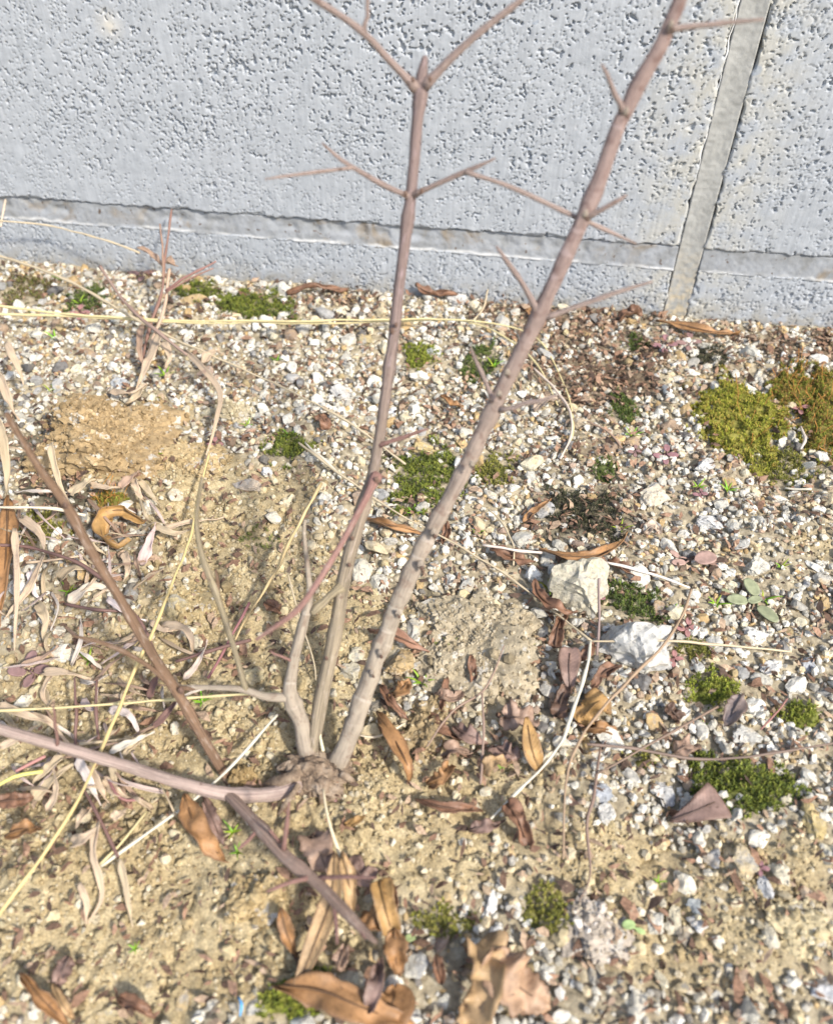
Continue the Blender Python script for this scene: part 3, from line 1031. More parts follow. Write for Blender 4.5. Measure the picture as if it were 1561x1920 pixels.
x, y = candidates(43000, .65)
pr, S, MU = gravel_prob(x, y)
r = np.clip(grng.lognormal(math.log(.00152), .38, len(x)), .0010, .0042)
order = np.argsort(-r); x, y, r, pr, S = x[order], y[order], r[order], pr[order], S[order]
keep = grng.random(len(x)) < pr
ii = place(x, y, r, keep, .80)
x, y, r, S = x[ii], y[ii], r[ii], S[ii]
n = len(x)
zz = ground_h(x, y) + r * grng.uniform(-.05, .55, n)
asp = np.stack([r * grng.uniform(.85, 1.35, n), r * grng.uniform(.7, 1.05, n), r * grng.uniform(.55, .9, n)], 1)
pos = np.stack([x, y, zz], 1)
pos[:, 1] = np.minimum(pos[:, 1], -r * .6)
colr = stone_colors(n, grng, S * .8)
px, py, dep = to_px(x, y)
seen = (px > 5) & (px < 1556) & (py > 480) & (py < 1915)
big = np.argsort(-(np.where(seen, r / dep, 0)))[:240]
rest = np.setdiff1d(np.arange(n), big)
shapes2 = [stone_shape(2, grng, cuts=11, rough=.13) for _ in range(22)]
shapes1 = [stone_shape(1, grng, cuts=5, rough=.08) for _ in range(14)]
fr = (px > -90) & (px < 1650) & (py < 2000)
rest, outer = rest[fr[rest]], rest[~fr[rest]]
me = scatter_mesh('gravel', shapes2, pos[rest], asp[rest], colr[rest], grng, .5)
tag(link('gravel', scatter_mesh('gravel', shapes1, pos[outer], asp[outer], colr[outer], grng, .5), M['gravel_stone']), 'pale gravel stones carrying on around the planted patch', kind='stuff')
VG = [me]
# single pebbles that show largest
PEBS = []
pm = [mesh_np('pebble', V, tris=F, smooth=False) for V, F in [stone_shape(3, grng, cuts=13, rough=.12) for _ in range(18)]]
for i in big:
    c = colr[i]
    t = 2 if c[0] - c[2] > .17 else (0 if c.mean() > .47 else 1)
    o = link('pebble', pm[grng.integers(len(pm))], M['stone'], None, c, pos[i])
    o.scale = asp[i]
    o.rotation_euler = (grng.normal(0, .4), grng.normal(0, .4), grng.uniform(0, 6.28))
    tag(o, 'pebble', 'pebble', 'loose gravel pebbles')
    PEBS.append((o, px[i], py[i], t))

# second, finer layer
x, y = candidates(142000)
pr, S, MU = gravel_prob(x, y)
r = np.clip(grng.lognormal(math.log(.00088), .33, len(x)), .0004, .0015)
keep = grng.random(len(x)) < np.clip(pr * .95 + .025, 0, 1) * np.where(moss_cover(x, y) > .4, .25, 1)
x, y, r, S = x[keep], y[keep], r[keep], S[keep]
n = len(x)
pos2 = np.stack([x, np.minimum(y, -r), ground_h(x, y) + r * grng.uniform(.0, 1.1, n)], 1)
asp2 = np.stack([r * grng.uniform(.85, 1.4, n), r * grng.uniform(.7, 1.1, n), r * grng.uniform(.6, .95, n)], 1)
bigger = r > .0010
me2 = scatter_mesh('gravel', shapes1, pos2[bigger], asp2[bigger], stone_colors(bigger.sum(), grng, S[bigger] * .85 + .1), grng, .6)
shapes0 = []
V0 = np.array([(0, 0, 1), (.9, 0, .3), (.28, .85, .3), (-.72, .52, .3), (-.72, -.52, .3), (.28, -.85, .3), (.72, .52, -.4), (-.28, .85, -.4), (-.9, 0, -.4), (-.28, -.85, -.4), (.72, -.52, -.4), (0, 0, -1.)])
F0 = np.array([(0, 1, 2), (0, 2, 3), (0, 3, 4), (0, 4, 5), (0, 5, 1), (1, 6, 2), (2, 7, 3), (3, 8, 4), (4, 9, 5), (5, 10, 1), (6, 7, 2), (7, 8, 3), (8, 9, 4), (9, 10, 5), (10, 6, 1), (11, 7, 6), (11, 8, 7), (11, 9, 8), (11, 10, 9), (11, 6, 10)])
for _ in range(10): shapes0.append((V0 * (1 + grng.normal(0, .14, (12, 1))), F0))
sm = ~bigger
me3 = scatter_mesh('gravel', shapes0, pos2[sm], asp2[sm], stone_colors(sm.sum(), grng, S[sm] * .85 + .12), grng, .6)
for nm, m_, lab in (('gravel', me, 'pale decomposed granite gravel stones scattered over the ground'), ('fine_gravel', me2, 'small granite chips between the gravel stones'), ('grit', me3, 'fine grit filling between the gravel and over the soil')):
    tag(link(nm, m_, M['gravel_stone']), lab, kind='stuff')

# soil crumbs
x, y = candidates(300000)
S, MU, DK = masks(x, y)
clus = sstep(-.35, .55, noise(x * 70, y * 70, seed=90))
keep = grng.random(len(x)) < (S * (.25 + .75 * clus) + .06) * np.where(moss_cover(x, y) > .15, .05, 1)
x, y, S = x[keep], y[keep], S[keep]
n = len(x)
r = np.clip(grng.lognormal(math.log(.00040), .5, n), .00020, .0019)
pos3 = np.stack([x, np.minimum(y, -r), ground_h(x, y) + ground_fine(x, y, S) + r * grng.uniform(-.1, .8, n)], 1)
asp3 = r[:, None] * grng.uniform(.75, 1.2, (n, 3))
sc = np.array([(.44, .36, .21), (.39, .31, .175), (.50, .42, .26), (.33, .255, .14), (.54, .465, .32)])[grng.integers(0, 5, n)] * grng.uniform(.8, 1.15, (n, 1))
bg_ = r > .0011
crumb1 = []
for _ in range(14):
    V, F = ICO[2]
    s = int(grng.integers(999))
    crumb1.append((V * (1 + .28 * noise(V[:, 0] * 1.7, V[:, 1] * 1.7, V[:, 2] * 1.7, seed=s) + .16 * noise(V[:, 0] * 4, V[:, 1] * 4, V[:, 2] * 4, seed=s + 1))[:, None], F))
tag(link('soil_lumps', scatter_mesh('soil_lumps', crumb1, pos3[bg_], asp3[bg_], sc[bg_], grng, 1.), M['crumb']), 'small tan lumps of crumbled soil over the bare ground', kind='stuff')
tag(link('soil_crumbs', scatter_mesh('soil_crumbs', shapes0, pos3[~bg_], asp3[~bg_], sc[~bg_], grng, 1.), M['crumb']), 'tan soil crumbs covering the bare ground', kind='stuff')

# brown leaf litter flakes in the mulch
x, y = candidates(210000)
S, MU, DK = masks(x, y)
mc = moss_cover(x, y)
keep = grng.random(len(x)) < np.clip(1.15 * MU + .5 * DK + .035 * (1 - .9 * S) + .22 * ((mc > -.5) & (mc < .5)), 0, 1) * .75
x, y = x[keep], y[keep]; n = len(x)
FL = np.array([(-1, -.5, 0), (-.3, .5, .12), (.4, .42, .28), (1, .1, .05), (.3, -.5, .22), (-.4, -.62, .05)])
FF = np.array([(0, 4, 1), (0, 5, 4), (1, 4, 2), (2, 4, 3)])
fl = [(FL * np.array([1, grng.uniform(.3, 1), grng.uniform(.4, 2)]), FF) for _ in range(8)]
L = np.clip(grng.lognormal(math.log(.0011), .45, n), .0005, .0026)
pos4 = np.stack([x, np.minimum(y, -L), ground_h(x, y) + grng.uniform(.0004, .0026, n)], 1)
fc = np.array([(.22, .13, .085), (.13, .08, .055), (.29, .18, .12), (.09, .06, .045), (.36, .26, .18)])[grng.integers(0, 5, n)]
tag(link('leaf_litter', scatter_mesh('leaf_litter', fl, pos4, np.repeat(L[:, None], 3, 1), fc, grng, .7), M['flake']), 'brown broken leaf litter and plant bits in the gravel', kind='stuff')

# ------------------------------------------------------------------ clods
def clod(px_, py_, wpx, hpx, tall, colr, label, seed):
    p = G(px_, py_)
    s = ppm(p)
    V, F = ICO[5] if wpx > 120 else ICO[4]
    V = V.copy()
    rng = np.random.default_rng(seed)
    for _ in range(7):
        nn = rng.normal(size=3); nn /= np.linalg.norm(nn)
        V = V - np.outer(np.clip(V @ nn - rng.uniform(.6, .95), 0, None), nn)
    nz = .42 * noise(V[:, 0] * 1.5, V[:, 1] * 1.5, V[:, 2] * 1.5, seed=seed) + .26 * noise(V[:, 0] * 3.6, V[:, 1] * 3.6, V[:, 2] * 3.6, seed=seed + 1) \
        + .16 * noise(V[:, 0] * 8, V[:, 1] * 8, V[:, 2] * 8, seed=seed + 2) + .10 * noise(V[:, 0] * 17, V[:, 1] * 17, V[:, 2] * 17, seed=seed + 3) + .05 * noise(V[:, 0] * 36, V[:, 1] * 36, V[:, 2] * 36, seed=seed + 4)
    V = V * (1 + nz)[:, None] * np.array([.5 * wpx / s, .5 * hpx / s, tall / 1000])
    o = link('soil_clod', mesh_np('soil_clod', V, tris=F, smooth=False), M['clod'], None, colr, (p[0], p[1], p[2] + tall / 1000 * .05))
    tag(o, label, 'soil clod', 'clods of soil')
    # crumbs stuck on the clod and crumbled off its rim
    top = V[(V[:, 2] > -tall / 1000 * .15)]
    area = 3.14 * (.5 * wpx / s) * (.5 * hpx / s)
    n = int(min(2600, area / 4.0e-7))
    Q = top[rng.integers(0, len(top), n)] * np.stack([rng.uniform(.97, 1.0, n)] * 3, 1)
    k = rng.random(n) < .22
    Q[k, :2] *= rng.uniform(.9, 1.28, (k.sum(), 1))
    ex = k & (Q[:, 2] < tall / 1000 * .35)
    Q[ex, 2] = ground_h(Q[ex, 0] + p[0], Q[ex, 1] + p[1]) - p[2] - tall / 1000 * .05 + .0003
    r = np.clip(rng.lognormal(math.log(.00042), .5, n), .0002, .0017)
    pal = np.array(colr) * np.array([[1, 1, 1], [.8, .78, .74], [1.18, 1.2, 1.25], [.62, .6, .55], [1.3, 1.38, 1.5]])
    cc = pal[rng.choice(5, n, p=[.34, .25, .22, .11, .08])] * rng.uniform(.85, 1.12, (n, 1))
    me = scatter_mesh('crumbs', shapes0, Q, r[:, None] * rng.uniform(.7, 1.25, (n, 3)), cc, rng, 1.)
    c_ = link('crumbs', me, M['crumb'], o)
    c_['kind'] = 'stuff'
    return o


clod(195, 825, 225, 165, 14, (.345, .25, .135), 'large tan clod of soil with shade painted on the ground to its left', 501)
clod(355, 860, 130, 80, 2.5, (.44, .335, .185), 'low sandy clod right of the large tan one', 502)
clod(895, 1210, 185, 195, 6, (.385, .325, .225), 'rough lump of grey and tan gritty soil right of the crack', 503)
clod(455, 1462, 58, 44, 4, (.34, .245, .12), 'small brown clod beside the foot of the brown stem', 504)
clod(792, 1375, 66, 120, 5, (.33, .25, .14), 'narrow brown clod standing among the brown leaves', 505)
clod(482, 1690, 90, 90, 4, (.42, .32, .17), 'tan clod under the drooping spiny twig', 506)
clod(1485, 1740, 120, 90, 3, (.50, .42, .26), 'pale yellow clod in the lower right gravel', 507)
clod(360, 1130, 110, 70, 3, (.42, .33, .18), 'smooth sandy clod behind the brown stem', 508)
clod(440, 775, 90, 70, 4, (.42, .36, .24), 'tan gritty clod behind the sandy patch', 509)
clod(1110, 1745, 120, 110, 2.5, (.44, .38, .31), 'flat mauve grey clod right of the olive moss tuft', 510)

# ------------------------------------------------------------------ moss
TINT = {'brown': [(.14, .115, .05), (.20, .14, .08), (.15, .16, .04)], 'dark': [(.09, .13, .03), (.13, .165, .035), (.06, .085, .025)],
        'green': [(.15, .18, .03), (.20, .22, .04), (.085, .11, .025)], 'bright': [(.22, .26, .035), (.27, .28, .05), (.14, .165, .03)],
        'yellow': [(.27, .285, .035), (.34, .33, .05), (.18, .20, .03), (.36, .28, .06)], 'rust': [(.22, .23, .035), (.30, .22, .055), (.17, .19, .03), (.28, .16, .05), (.20, .21, .03)],
        'olive': [(.20, .20, .04), (.26, .24, .06), (.13, .135, .035)], 'black': [(.055, .06, .03), (.085, .08, .045), (.035, .035, .025)],
        'sparse': [(.19, .20, .06), (.14, .16, .05)]}
mrng = np.random.default_rng(77)


def moss_patch(i):
    (a, b, rx_, ry_, tint, lab) = MOSS[i]
    (c, rx, ry) = MW[i]
    hgt = {'yellow': .0030, 'rust': .0022, 'bright': .0017, 'green': .0013}.get(tint, .0007)
    solid = tint in ('yellow', 'rust')
    step = .00062
    nx, ny = int(3 * rx / step), int(3 * ry / step)
    U, W = np.meshgrid(np.linspace(-1.5, 1.5, nx), np.linspace(-1.5, 1.5, ny), indexing='ij')
    u = U.ravel() + mrng.normal(0, .5, nx * ny) * step / rx; v = W.ravel() + mrng.normal(0, .5, nx * ny) * step / ry
    x, y = c[0] + u * rx, c[1] + v * ry
    edge = 1 - u * u - v * v + .75 * noise(x * 150, y * 150, seed=i + 900) + .65 * noise(x * 430, y * 430, seed=i + 950)
    dens = {'sparse': .2, 'black': .55, 'brown': .55}.get(tint, .85)
    gap = 1 if solid else sstep(-.75, .1, noise(x * 340, y * 340, seed=i + 970) + .6 * noise(x * 800, y * 800, seed=i + 971) + .35 * edge)
    keep = (edge > 0) & (mrng.random(len(x)) < dens * gap * sstep(-.05, .5 if not solid else .3, edge)) & (y < -.0006)
    x, y, edge = x[keep], y[keep], edge[keep]
    n = len(x)
    dome = hgt * sstep(0, 1.0, edge) + .0010 * noise(x * 280, y * 280, seed=i + 990) + .0008 * noise(x * 620, y * 620, seed=i + 991)
    zb = ground_h(x, y) + np.maximum(dome, 0)
    lean = np.stack([mrng.normal(0, .35, n), mrng.normal(0, .35, n), np.ones(n)], 1)
    lean /= np.linalg.norm(lean, axis=1)[:, None]
    hs = mrng.uniform(.0006, .0016, n)
    pal = np.array(TINT[tint])
    cc = pal[mrng.integers(0, len(pal), n)] * mrng.uniform(.7, 1.3, (n, 1))
    nl = 9
    base = np.stack([x, y, zb], 1)
    Vs, Cs = [], []
    for q in range(nl):
        ang = mrng.uniform(0, 6.283, n) if q == 0 else ang + 2.4
        lev = (q + .6) / nl
        p0 = base + lean * (hs * lev)[:, None]
        out = np.stack([np.cos(ang), np.sin(ang), 0 * ang], 1)
        side = np.stack([-np.sin(ang), np.cos(ang), 0 * ang], 1)
        ln = (.00095 * (1 - .45 * lev) * mrng.uniform(.7, 1.3, n))[:, None]
        tip = p0 + out * ln * (1.0 - .5 * lev) + lean * ln * (.35 + .7 * lev)
        wd = (.00017 * mrng.uniform(.8, 1.4, n))[:, None]
        Vs.append(np.stack([p0 - side * wd, p0 + side * wd, tip], 1))
        Cs.append(np.repeat((cc * (.8 + .35 * lev))[:, None], 3, 1))
    V = np.concatenate(Vs).reshape(-1, 3); CCo = np.concatenate(Cs).reshape(-1, 3)
    T = np.arange(len(V)).reshape(-1, 3)
    # felt of old shoots under the green ones
    m = 44
    gu, gv = np.meshgrid(np.linspace(-1.4, 1.4, m), np.linspace(-1.4, 1.4, m), indexing='ij')
    gx, gy = c[0] + gu * rx, np.minimum(c[1] + gv * ry, -.0005)
    ge = 1 - gu ** 2 - gv ** 2 + .75 * noise(gx * 150, gy * 150, seed=i + 900) + .65 * noise(gx * 430, gy * 430, seed=i + 950)
    gz = ground_h(gx, gy) + hgt * sstep(0, 1.0, ge) + np.where(ge > .12, .0002, -.004) + .0005 * noise(gx * 500, gy * 500, seed=i)
    if not solid: gz -= .0011 + .0008 * noise(gx * 340, gy * 340, seed=i + 970)
    if tint == 'sparse': gz -= .003
    GV = np.stack([gx, gy, gz], -1).reshape(-1, 3)
    GF = grid_faces(m, m, len(V))
    me = mesh_np('moss_patch', np.vstack([V, GV]), quads=GF, tris=T, smooth=False,
                 col=np.vstack([CCo, np.repeat(pal.mean(0)[None] * .55 + np.array([[.02, .015, .008]]), len(GV), 0)]))
    me.vertices.foreach_set('co', (np.vstack([V, GV]) - c).astype(np.float32).ravel())
    o = link('moss_patch', me, M['moss'], None, None, c)
    tag(o, lab, 'moss', 'moss patches on the ground')
    return o, x, y, zb


for i in range(len(MOSS)):
    o, x, y, zb = moss_patch(i)
    if MOSS[i][4] in ('yellow', 'rust'):
        if MOSS[i][2] < 44: continue
        ns = 26 if MOSS[i][4] == 'yellow' else int(60 * MOSS[i][2] * MOSS[i][3] / 5700) + 4
        sel = mrng.choice(len(x), ns)
        Vs, Fs, off = [], [], 0
        for s_ in sel:
            if MOSS[i][4] == 'yellow' and x[s_] < MW[i][0][0] - .002 and mrng.random() < .8: continue
            h = mrng.uniform(.003, .0065)
            ln = np.array([mrng.normal(0, .45), mrng.normal(0, .45), 1])
            p0 = np.array([x[s_], y[s_], zb[s_]]); p1 = p0 + ln * h * .5; p2 = p1 + (ln + mrng.normal(0, .5, 3)) * h * .5
            mm = tube_mesh('t', [p0, p1, p2], [.00012, .0001, .00015], sides=4, n=6)
            co = np.empty(len(mm.vertices) * 3, np.float32); mm.vertices.foreach_get('co', co); co = co.reshape(-1, 3)
            for pl in mm.polygons:
                vi = list(pl.vertices)
                Fs.append([q + off for q in vi[:3]])
                if len(vi) == 4: Fs.append([vi[0] + off, vi[2] + off, vi[3] + off])
            Vs.append(co - MW[i][0]); off += len(co)
            bpy.data.meshes.remove(mm)
        V = np.vstack(Vs)
        me = mesh_np('spore_stalks', V, tris=np.array(Fs), col=np.repeat(np.array([[.42, .20, .05]]), len(V), 0))
        so = link('spore_stalks', me, M['moss'], o)
        so['kind'] = 'stuff'; so['label'] = 'thin orange spore stalks standing out of the moss'

# ------------------------------------------------------------------ dead leaves
OR, RB, TAN, MV, DKB, PALE, OC, PK = (.29, .155, .065), (.19, .10, .06), (.37, .245, .125), (.20, .13, .105), (.11, .065, .045), (.48, .38, .29), (.33, .195, .07), (.32, .215, .155)
leaf('reddish brown rolled leaf lying along the wall foot left of the middle stem', [(538, 552, 2), (585, 538, 5), (625, 542, 4), (652, 543, 2)], 20, RB, curl=2.0)
leaf('reddish brown rolled leaf at the wall foot right of the middle stem', [(778, 536, 6), (802, 548, 4), (830, 553, 3), (862, 556, 2)], 20, RB, curl=1.9)
leaf('small brown leaf arched against the wall left of the upright joint', [(1163, 603, 1), (1180, 584, 6), (1206, 590, 5)], 30, RB, curl=1.3, shape='ovate')
leaf('long brown rolled leaf at the wall foot under the upright joint', [(1228, 602, 3), (1280, 610, 4), (1335, 622, 4), (1385, 624, 2)], 20, OR, curl=1.9)
leaf('dark brown leaf scrap by the wall behind the thick stem', [(938, 560, 1), (958, 545, 5), (985, 556, 3)], 24, RB, curl=1.2, shape='ovate')
leaf('curled orange leaf bent round in a C beside the brown stem', [(272, 980, 5), (232, 957, 7), (192, 968, 7), (194, 1010, 5), (222, 1032, 3), (248, 1016, 5)], 34, OC, curl=1.2, roll=.9, m=11, n=28)
leaf('long orange brown leaf standing at the left edge', [(16, 930, 10), (12, 1040, 8), (-4, 1185, 2)], 40, OR, curl=.9)
leaf('curled brown leaf on the rough lump right of the thick stem', [(922, 1180, 3), (950, 1196, 5), (992, 1206, 3)], 26, OR, curl=1.5)
leaf('dark brown curled leaf leaning on the largest cream stone', [(1002, 1088, 4), (1012, 1118, 5), (1045, 1142, 6), (1080, 1146, 5)], 30, RB, curl=1.2)
leaf('purple brown spoon shaped leaf with a clear midrib below the cream stone', [(1070, 1300, 2), (1066, 1260, 5), (1068, 1214, 6)], 44, MV, curl=.5, shape='spat', wave=.08)
leaf('brown crumpled leaf above the spoon shaped leaf', [(1040, 1215, 2), (1045, 1180, 4), (1055, 1155, 3)], 30, RB, curl=1.1, shape='torn')
leaf('yellow brown broad leaf piece beside the white straw', [(1130, 1310, 3), (1105, 1330, 5), (1086, 1355, 3)], 56, OC, curl=.7, shape='torn')
leaf('thin dark brown curved leaf under the speckled stone', [(1165, 1248, 5), (1130, 1262, 4), (1105, 1300, 2)], 26, RB, curl=1.3)
leaf('brown leaf tip poking right from under the white straw', [(1090, 1368, 2), (1125, 1366, 4), (1160, 1374, 2)], 26, OR, curl=1.1)
leaf('ochre pointed leaf with a dark midrib standing near the white straw', [(1014, 1448, 2), (998, 1410, 6), (986, 1344, 9)], 36, OC, curl=.6, wave=.1)
leaf('folded brown leaf standing right of the thick stem foot', [(706, 1335, 3), (738, 1385, 7), (762, 1430, 7), (768, 1468, 2)], 34, OR, curl=1.2)
leaf('small orange leaf curled above the folded brown leaf', [(735, 1300, 2), (755, 1292, 5), (768, 1272, 4)], 32, OR, curl=1.0, shape='ovate')
leaf('brown narrow leaf lying behind the folded brown leaf', [(712, 1285, 2), (735, 1320, 4), (765, 1350, 2)], 20, RB, curl=1.3)
leaf('narrow upright brown leaf on the right side of the rough lump', [(882, 1228, 5), (885, 1260, 4), (888, 1294, 2)], 20, RB, curl=1.2)
leaf('thin brown leaf sliver on the left side of the rough lump', [(838, 1268, 4), (832, 1300, 4), (824, 1336, 2)], 14, RB, curl=1.0)
leaf('red brown curled leaf right of the narrow clod', [(805, 1340, 4), (828, 1368, 5), (862, 1388, 3)], 28, RB, curl=1.3)
leaf('mauve brown wavy leaf between the narrow clod and the ochre leaf', [(850, 1362, 4), (880, 1380, 6), (915, 1392, 3)], 34, MV, curl=1.0, wave=.5)
leaf('pinkish brown broad leaf piece behind the ochre leaf', [(945, 1345, 3), (970, 1345, 5), (1000, 1352, 3)], 56, PK, curl=.5, shape='torn')
leaf('brown shadowed leaf below the pinkish broad piece', [(925, 1400, 2), (950, 1412, 4), (975, 1420, 3)], 44, MV, curl=.7, shape='ovate')
leaf('dark split rolled leaf lying on the bare soil', [(780, 1500, 3), (830, 1514, 4), (905, 1520, 2)], 24, RB, curl=1.9)
leaf('small brown leaf piece below the white straw end', [(878, 1558, 2), (905, 1550, 3), (935, 1546, 2)], 28, MV, curl=.9)
leaf('dark brown bent leaf right of the white straw end', [(950, 1508, 4), (972, 1540, 6), (988, 1585, 2)], 42, RB, curl=1.0, shape='torn')
leaf('triangular mauve brown leaf in front of the wide moss mat', [(1255, 1540, 2), (1305, 1520, 4), (1352, 1498, 4)], 76, MV, curl=.35, shape='tri', wave=.12)
leaf('long tan leaf with a double ridge pointing to the bottom edge', [(628, 1600, 10), (622, 1680, 10), (590, 1770, 8), (548, 1872, 3)], 44, TAN, curl=1.0, wave=.12, n=28)
leaf('shorter tan leaf beside the top of the long tan leaf', [(640, 1600, 9), (652, 1640, 9), (660, 1710, 4)], 34, TAN, curl=1.2)
leaf('wide ochre leaf folded over below the drooping twig tip', [(712, 1650, 8), (722, 1700, 9), (735, 1752, 6)], 52, OC, curl=.8, shape='torn', wave=.2)
leaf('pointed orange leaf hanging down from the folded ochre leaf', [(740, 1742, 7), (742, 1785, 6), (745, 1828, 3)], 46, OR, curl=.8)
leaf('orange brown leaf flap left of the folded ochre leaf', [(680, 1712, 5), (705, 1728, 7), (735, 1740, 6)], 36, OR, curl=.9)
leaf('dark brown strip of leaf right of the folded ochre leaf', [(732, 1650, 7), (736, 1690, 7), (738, 1720, 5)], 22, RB, curl=1.0)
leaf('small orange leaf standing left of the long tan leaf', [(526, 1702, 7), (538, 1750, 5), (556, 1792, 2)], 28, OR, curl=1.1)
leaf('largest orange leaf rolled along the bottom edge', [(515, 1850, 3), (600, 1858, 6), (680, 1890, 7), (775, 1925, 5)], 58, OR, curl=1.0, n=28)
leaf('broad flat orange leaf end at the bottom edge', [(700, 1915, 3), (738, 1880, 6), (740, 1848, 4)], 92, OR, curl=.5, shape='ovate', wave=.15)
leaf('mauve brown folded leaf rising from the orange leaf at the bottom', [(692, 1892, 6), (702, 1850, 9), (714, 1798, 6)], 38, MV, curl=1.1)
leaf('small round pinkish leaf right of the long tan leaf', [(632, 1818, 2), (640, 1795, 4), (645, 1776, 3)], 32, PK, curl=.7, shape='ovate')
leaf('folded orange brown leaf under the pale low branch', [(345, 1490, 6), (368, 1550, 8), (398, 1590, 6), (425, 1615, 2)], 46, OR, curl=1.1)
leaf('thin brown leaf edge behind the folded leaf under the low branch', [(382, 1495, 4), (400, 1540, 5), (420, 1585, 3)], 26, MV, curl=1.0)
leaf('largest crumpled tan leaf near the bottom right', [(905, 1765, 4), (915, 1815, 8), (905, 1870, 6), (880, 1925, 3)], 88, TAN, curl=.9, shape='torn', wave=.65, n=28, m=11)
leaf('lobed tan leaf half with a mottled patch beside the crumpled leaf', [(925, 1790, 6), (960, 1840, 7), (1000, 1870, 5), (1034, 1892, 3)], 96, (.35, .225, .14), curl=.6, shape='ovate', wave=.7, n=26, m=11)
leaf('pinkish brown broad leaf behind the drooping twig', [(585, 1565, 3), (600, 1600, 6), (615, 1640, 4)], 60, PK, curl=.6, shape='ovate')
leaf('purple withered leaf with a hole right of the drooping twig', [(650, 1618, 4), (676, 1640, 6), (696, 1652, 4)], 52, MV, curl=.6, shape='torn', wave=.4)
leaf('rolled orange brown leaf in the lower left corner', [(38, 1825, 5), (78, 1872, 5), (130, 1925, 3)], 34, OR, curl=1.6)
leaf('grey brown leaf flap above the rolled leaf in the corner', [(132, 1795, 5), (118, 1820, 4), (106, 1850, 2)], 36, MV, curl=.7, shape='ovate')
leaf('thin yellow brown leaf edge right of the rolled corner leaf', [(102, 1845, 3), (115, 1880, 4), (140, 1912, 2)], 22, TAN, curl=1.2)
leaf('dark red brown leaf piece in the lower left soil', [(220, 1872, 3), (258, 1885, 5), (292, 1908, 3)], 30, RB, curl=1.2)
leaf('blurred brown leaf at the left edge above the yellow straw', [(-10, 1505, 8), (30, 1500, 9), (62, 1498, 7)], 34, RB, curl=.8)
leaf('blurred tan brown leaf at the left edge just below another', [(10, 1568, 7), (40, 1556, 8), (78, 1552, 6)], 34, OR, curl=.9)
leaf('small brown folded leaf above the crumpled tan leaf', [(818, 1790, 5), (822, 1815, 5), (826, 1842, 2)], 26, RB, curl=1.1)
leaf('curled grey mauve leaf standing on the pale stone lump', [(1392, 1302, 6), (1376, 1330, 6), (1358, 1362, 2)], 38, (.20, .155, .14), curl=1.1, wave=.4)
leaf('dark mauve leaf scrap left of the bright moss tuft', [(1248, 1325, 3), (1264, 1338, 3), (1276, 1352, 2)], 32, DKB, curl=.6, shape='torn')
leaf('tan brown square leaf scrap above the thin brown twig', [(1262, 1412, 2), (1280, 1402, 4), (1298, 1396, 2)], 40, PK, curl=.5, shape='torn')
leaf('long narrow brown leaf lying between the tall stems', [(682, 972, 3), (730, 985, 4), (800, 1000, 2)], 20, OR, curl=1.9)
leaf('short brown leaf standing just left of the thick stem base gravel', [(838, 978, 4), (836, 1000, 3), (828, 1020, 2)], 20, RB, curl=1.0)
leaf('small brown twisted leaf left of the thick stem in the gravel', [(825, 740, 3), (845, 755, 3), (868, 764, 2)], 16, OR, curl=1.3)
leaf('red brown leaf scrap left of the middle stem', [(598, 778, 3), (608, 790, 4), (612, 806, 2)], 26, RB, curl=.6, shape='torn')
leaf('thin orange leaf above the blackish moss', [(980, 978, 2), (1000, 958, 3), (1032, 936, 3)], 15, OR, curl=1.3)
leaf('crescent shaped rolled tan leaf above the largest cream stone', [(1010, 1030, 5), (1070, 1044, 6), (1125, 1040, 5), (1160, 1018, 4), (1174, 1000, 3)], 26, OR, curl=1.8, n=26)
leaf('dark brown leaf under the left end of the crescent leaf', [(918, 1030, 3), (955, 1042, 4), (1000, 1056, 2)], 28, RB, curl=.9)
leaf('dark brown leaf under the right end of the crescent leaf', [(1140, 1050, 3), (1165, 1064, 3), (1195, 1080, 2)], 26, RB, curl=.9)
leaf('thick reddish brown curled leaf across the crack', [(690, 1180, 4), (740, 1192, 6), (805, 1222, 3)], 28, (.24, .13, .085), curl=1.6)
leaf('small brown leaf scrap behind the reddish twig', [(495, 1130, 3), (515, 1138, 4), (530, 1150, 2)], 24, RB, curl=.9)
leaf('orange scrap of leaf on the wall foot mulch', [(985, 580, 3), (1005, 590, 3), (1030, 596, 2)], 18, OR, curl=1.0)
leaf('dry yellow scrap of leaf on the bare soil by the shrub foot', [(645, 1545, 2), (665, 1540, 3), (684, 1530, 2)], 16, OC, curl=.8)
leaf('pale papery leaf under the thick stem in the middle gravel', [(1000, 770, 3), (1022, 752, 4), (1048, 746, 2)], 26, PALE, curl=.7)
leaf('pale dry leaf below the largest moss mat edge', [(1205, 1000, 2), (1225, 985, 3), (1240, 1000, 2)], 22, PALE, curl=.8)

leaf('pinkish curled weed leaf left of the ochre leaf group', [(830, 1420, 3), (852, 1405, 6), (885, 1412, 4)], 30, PK, curl=1.2, wave=.6)
leaf('tan wrinkled weed leaf below the mauve wavy leaf', [(905, 1450, 3), (920, 1430, 6), (950, 1428, 3)], 34, TAN, curl=1.0, shape='torn', wave=.6)
leaf('brown wrinkled weed leaf above the dark split rolled leaf', [(800, 1470, 2), (830, 1455, 5), (842, 1435, 4)], 34, OR, curl=1.1, shape='torn', wave=.6)
leaf('pale brown shrivelled leaf right of the curled red brown leaf', [(815, 1300, 3), (850, 1310, 5), (868, 1298, 3)], 24, PK, curl=1.2, wave=.6)
leaf('small brown leaf wedged under the speckled granite stone', [(1085, 1240, 3), (1100, 1225, 5), (1112, 1205, 4)], 22, RB, curl=1.2)
leaf('dark leaf piece behind the white straw above the yellow leaf', [(1045, 1345, 2), (1052, 1310, 4), (1062, 1290, 3)], 34, DKB, curl=.9, shape='torn')

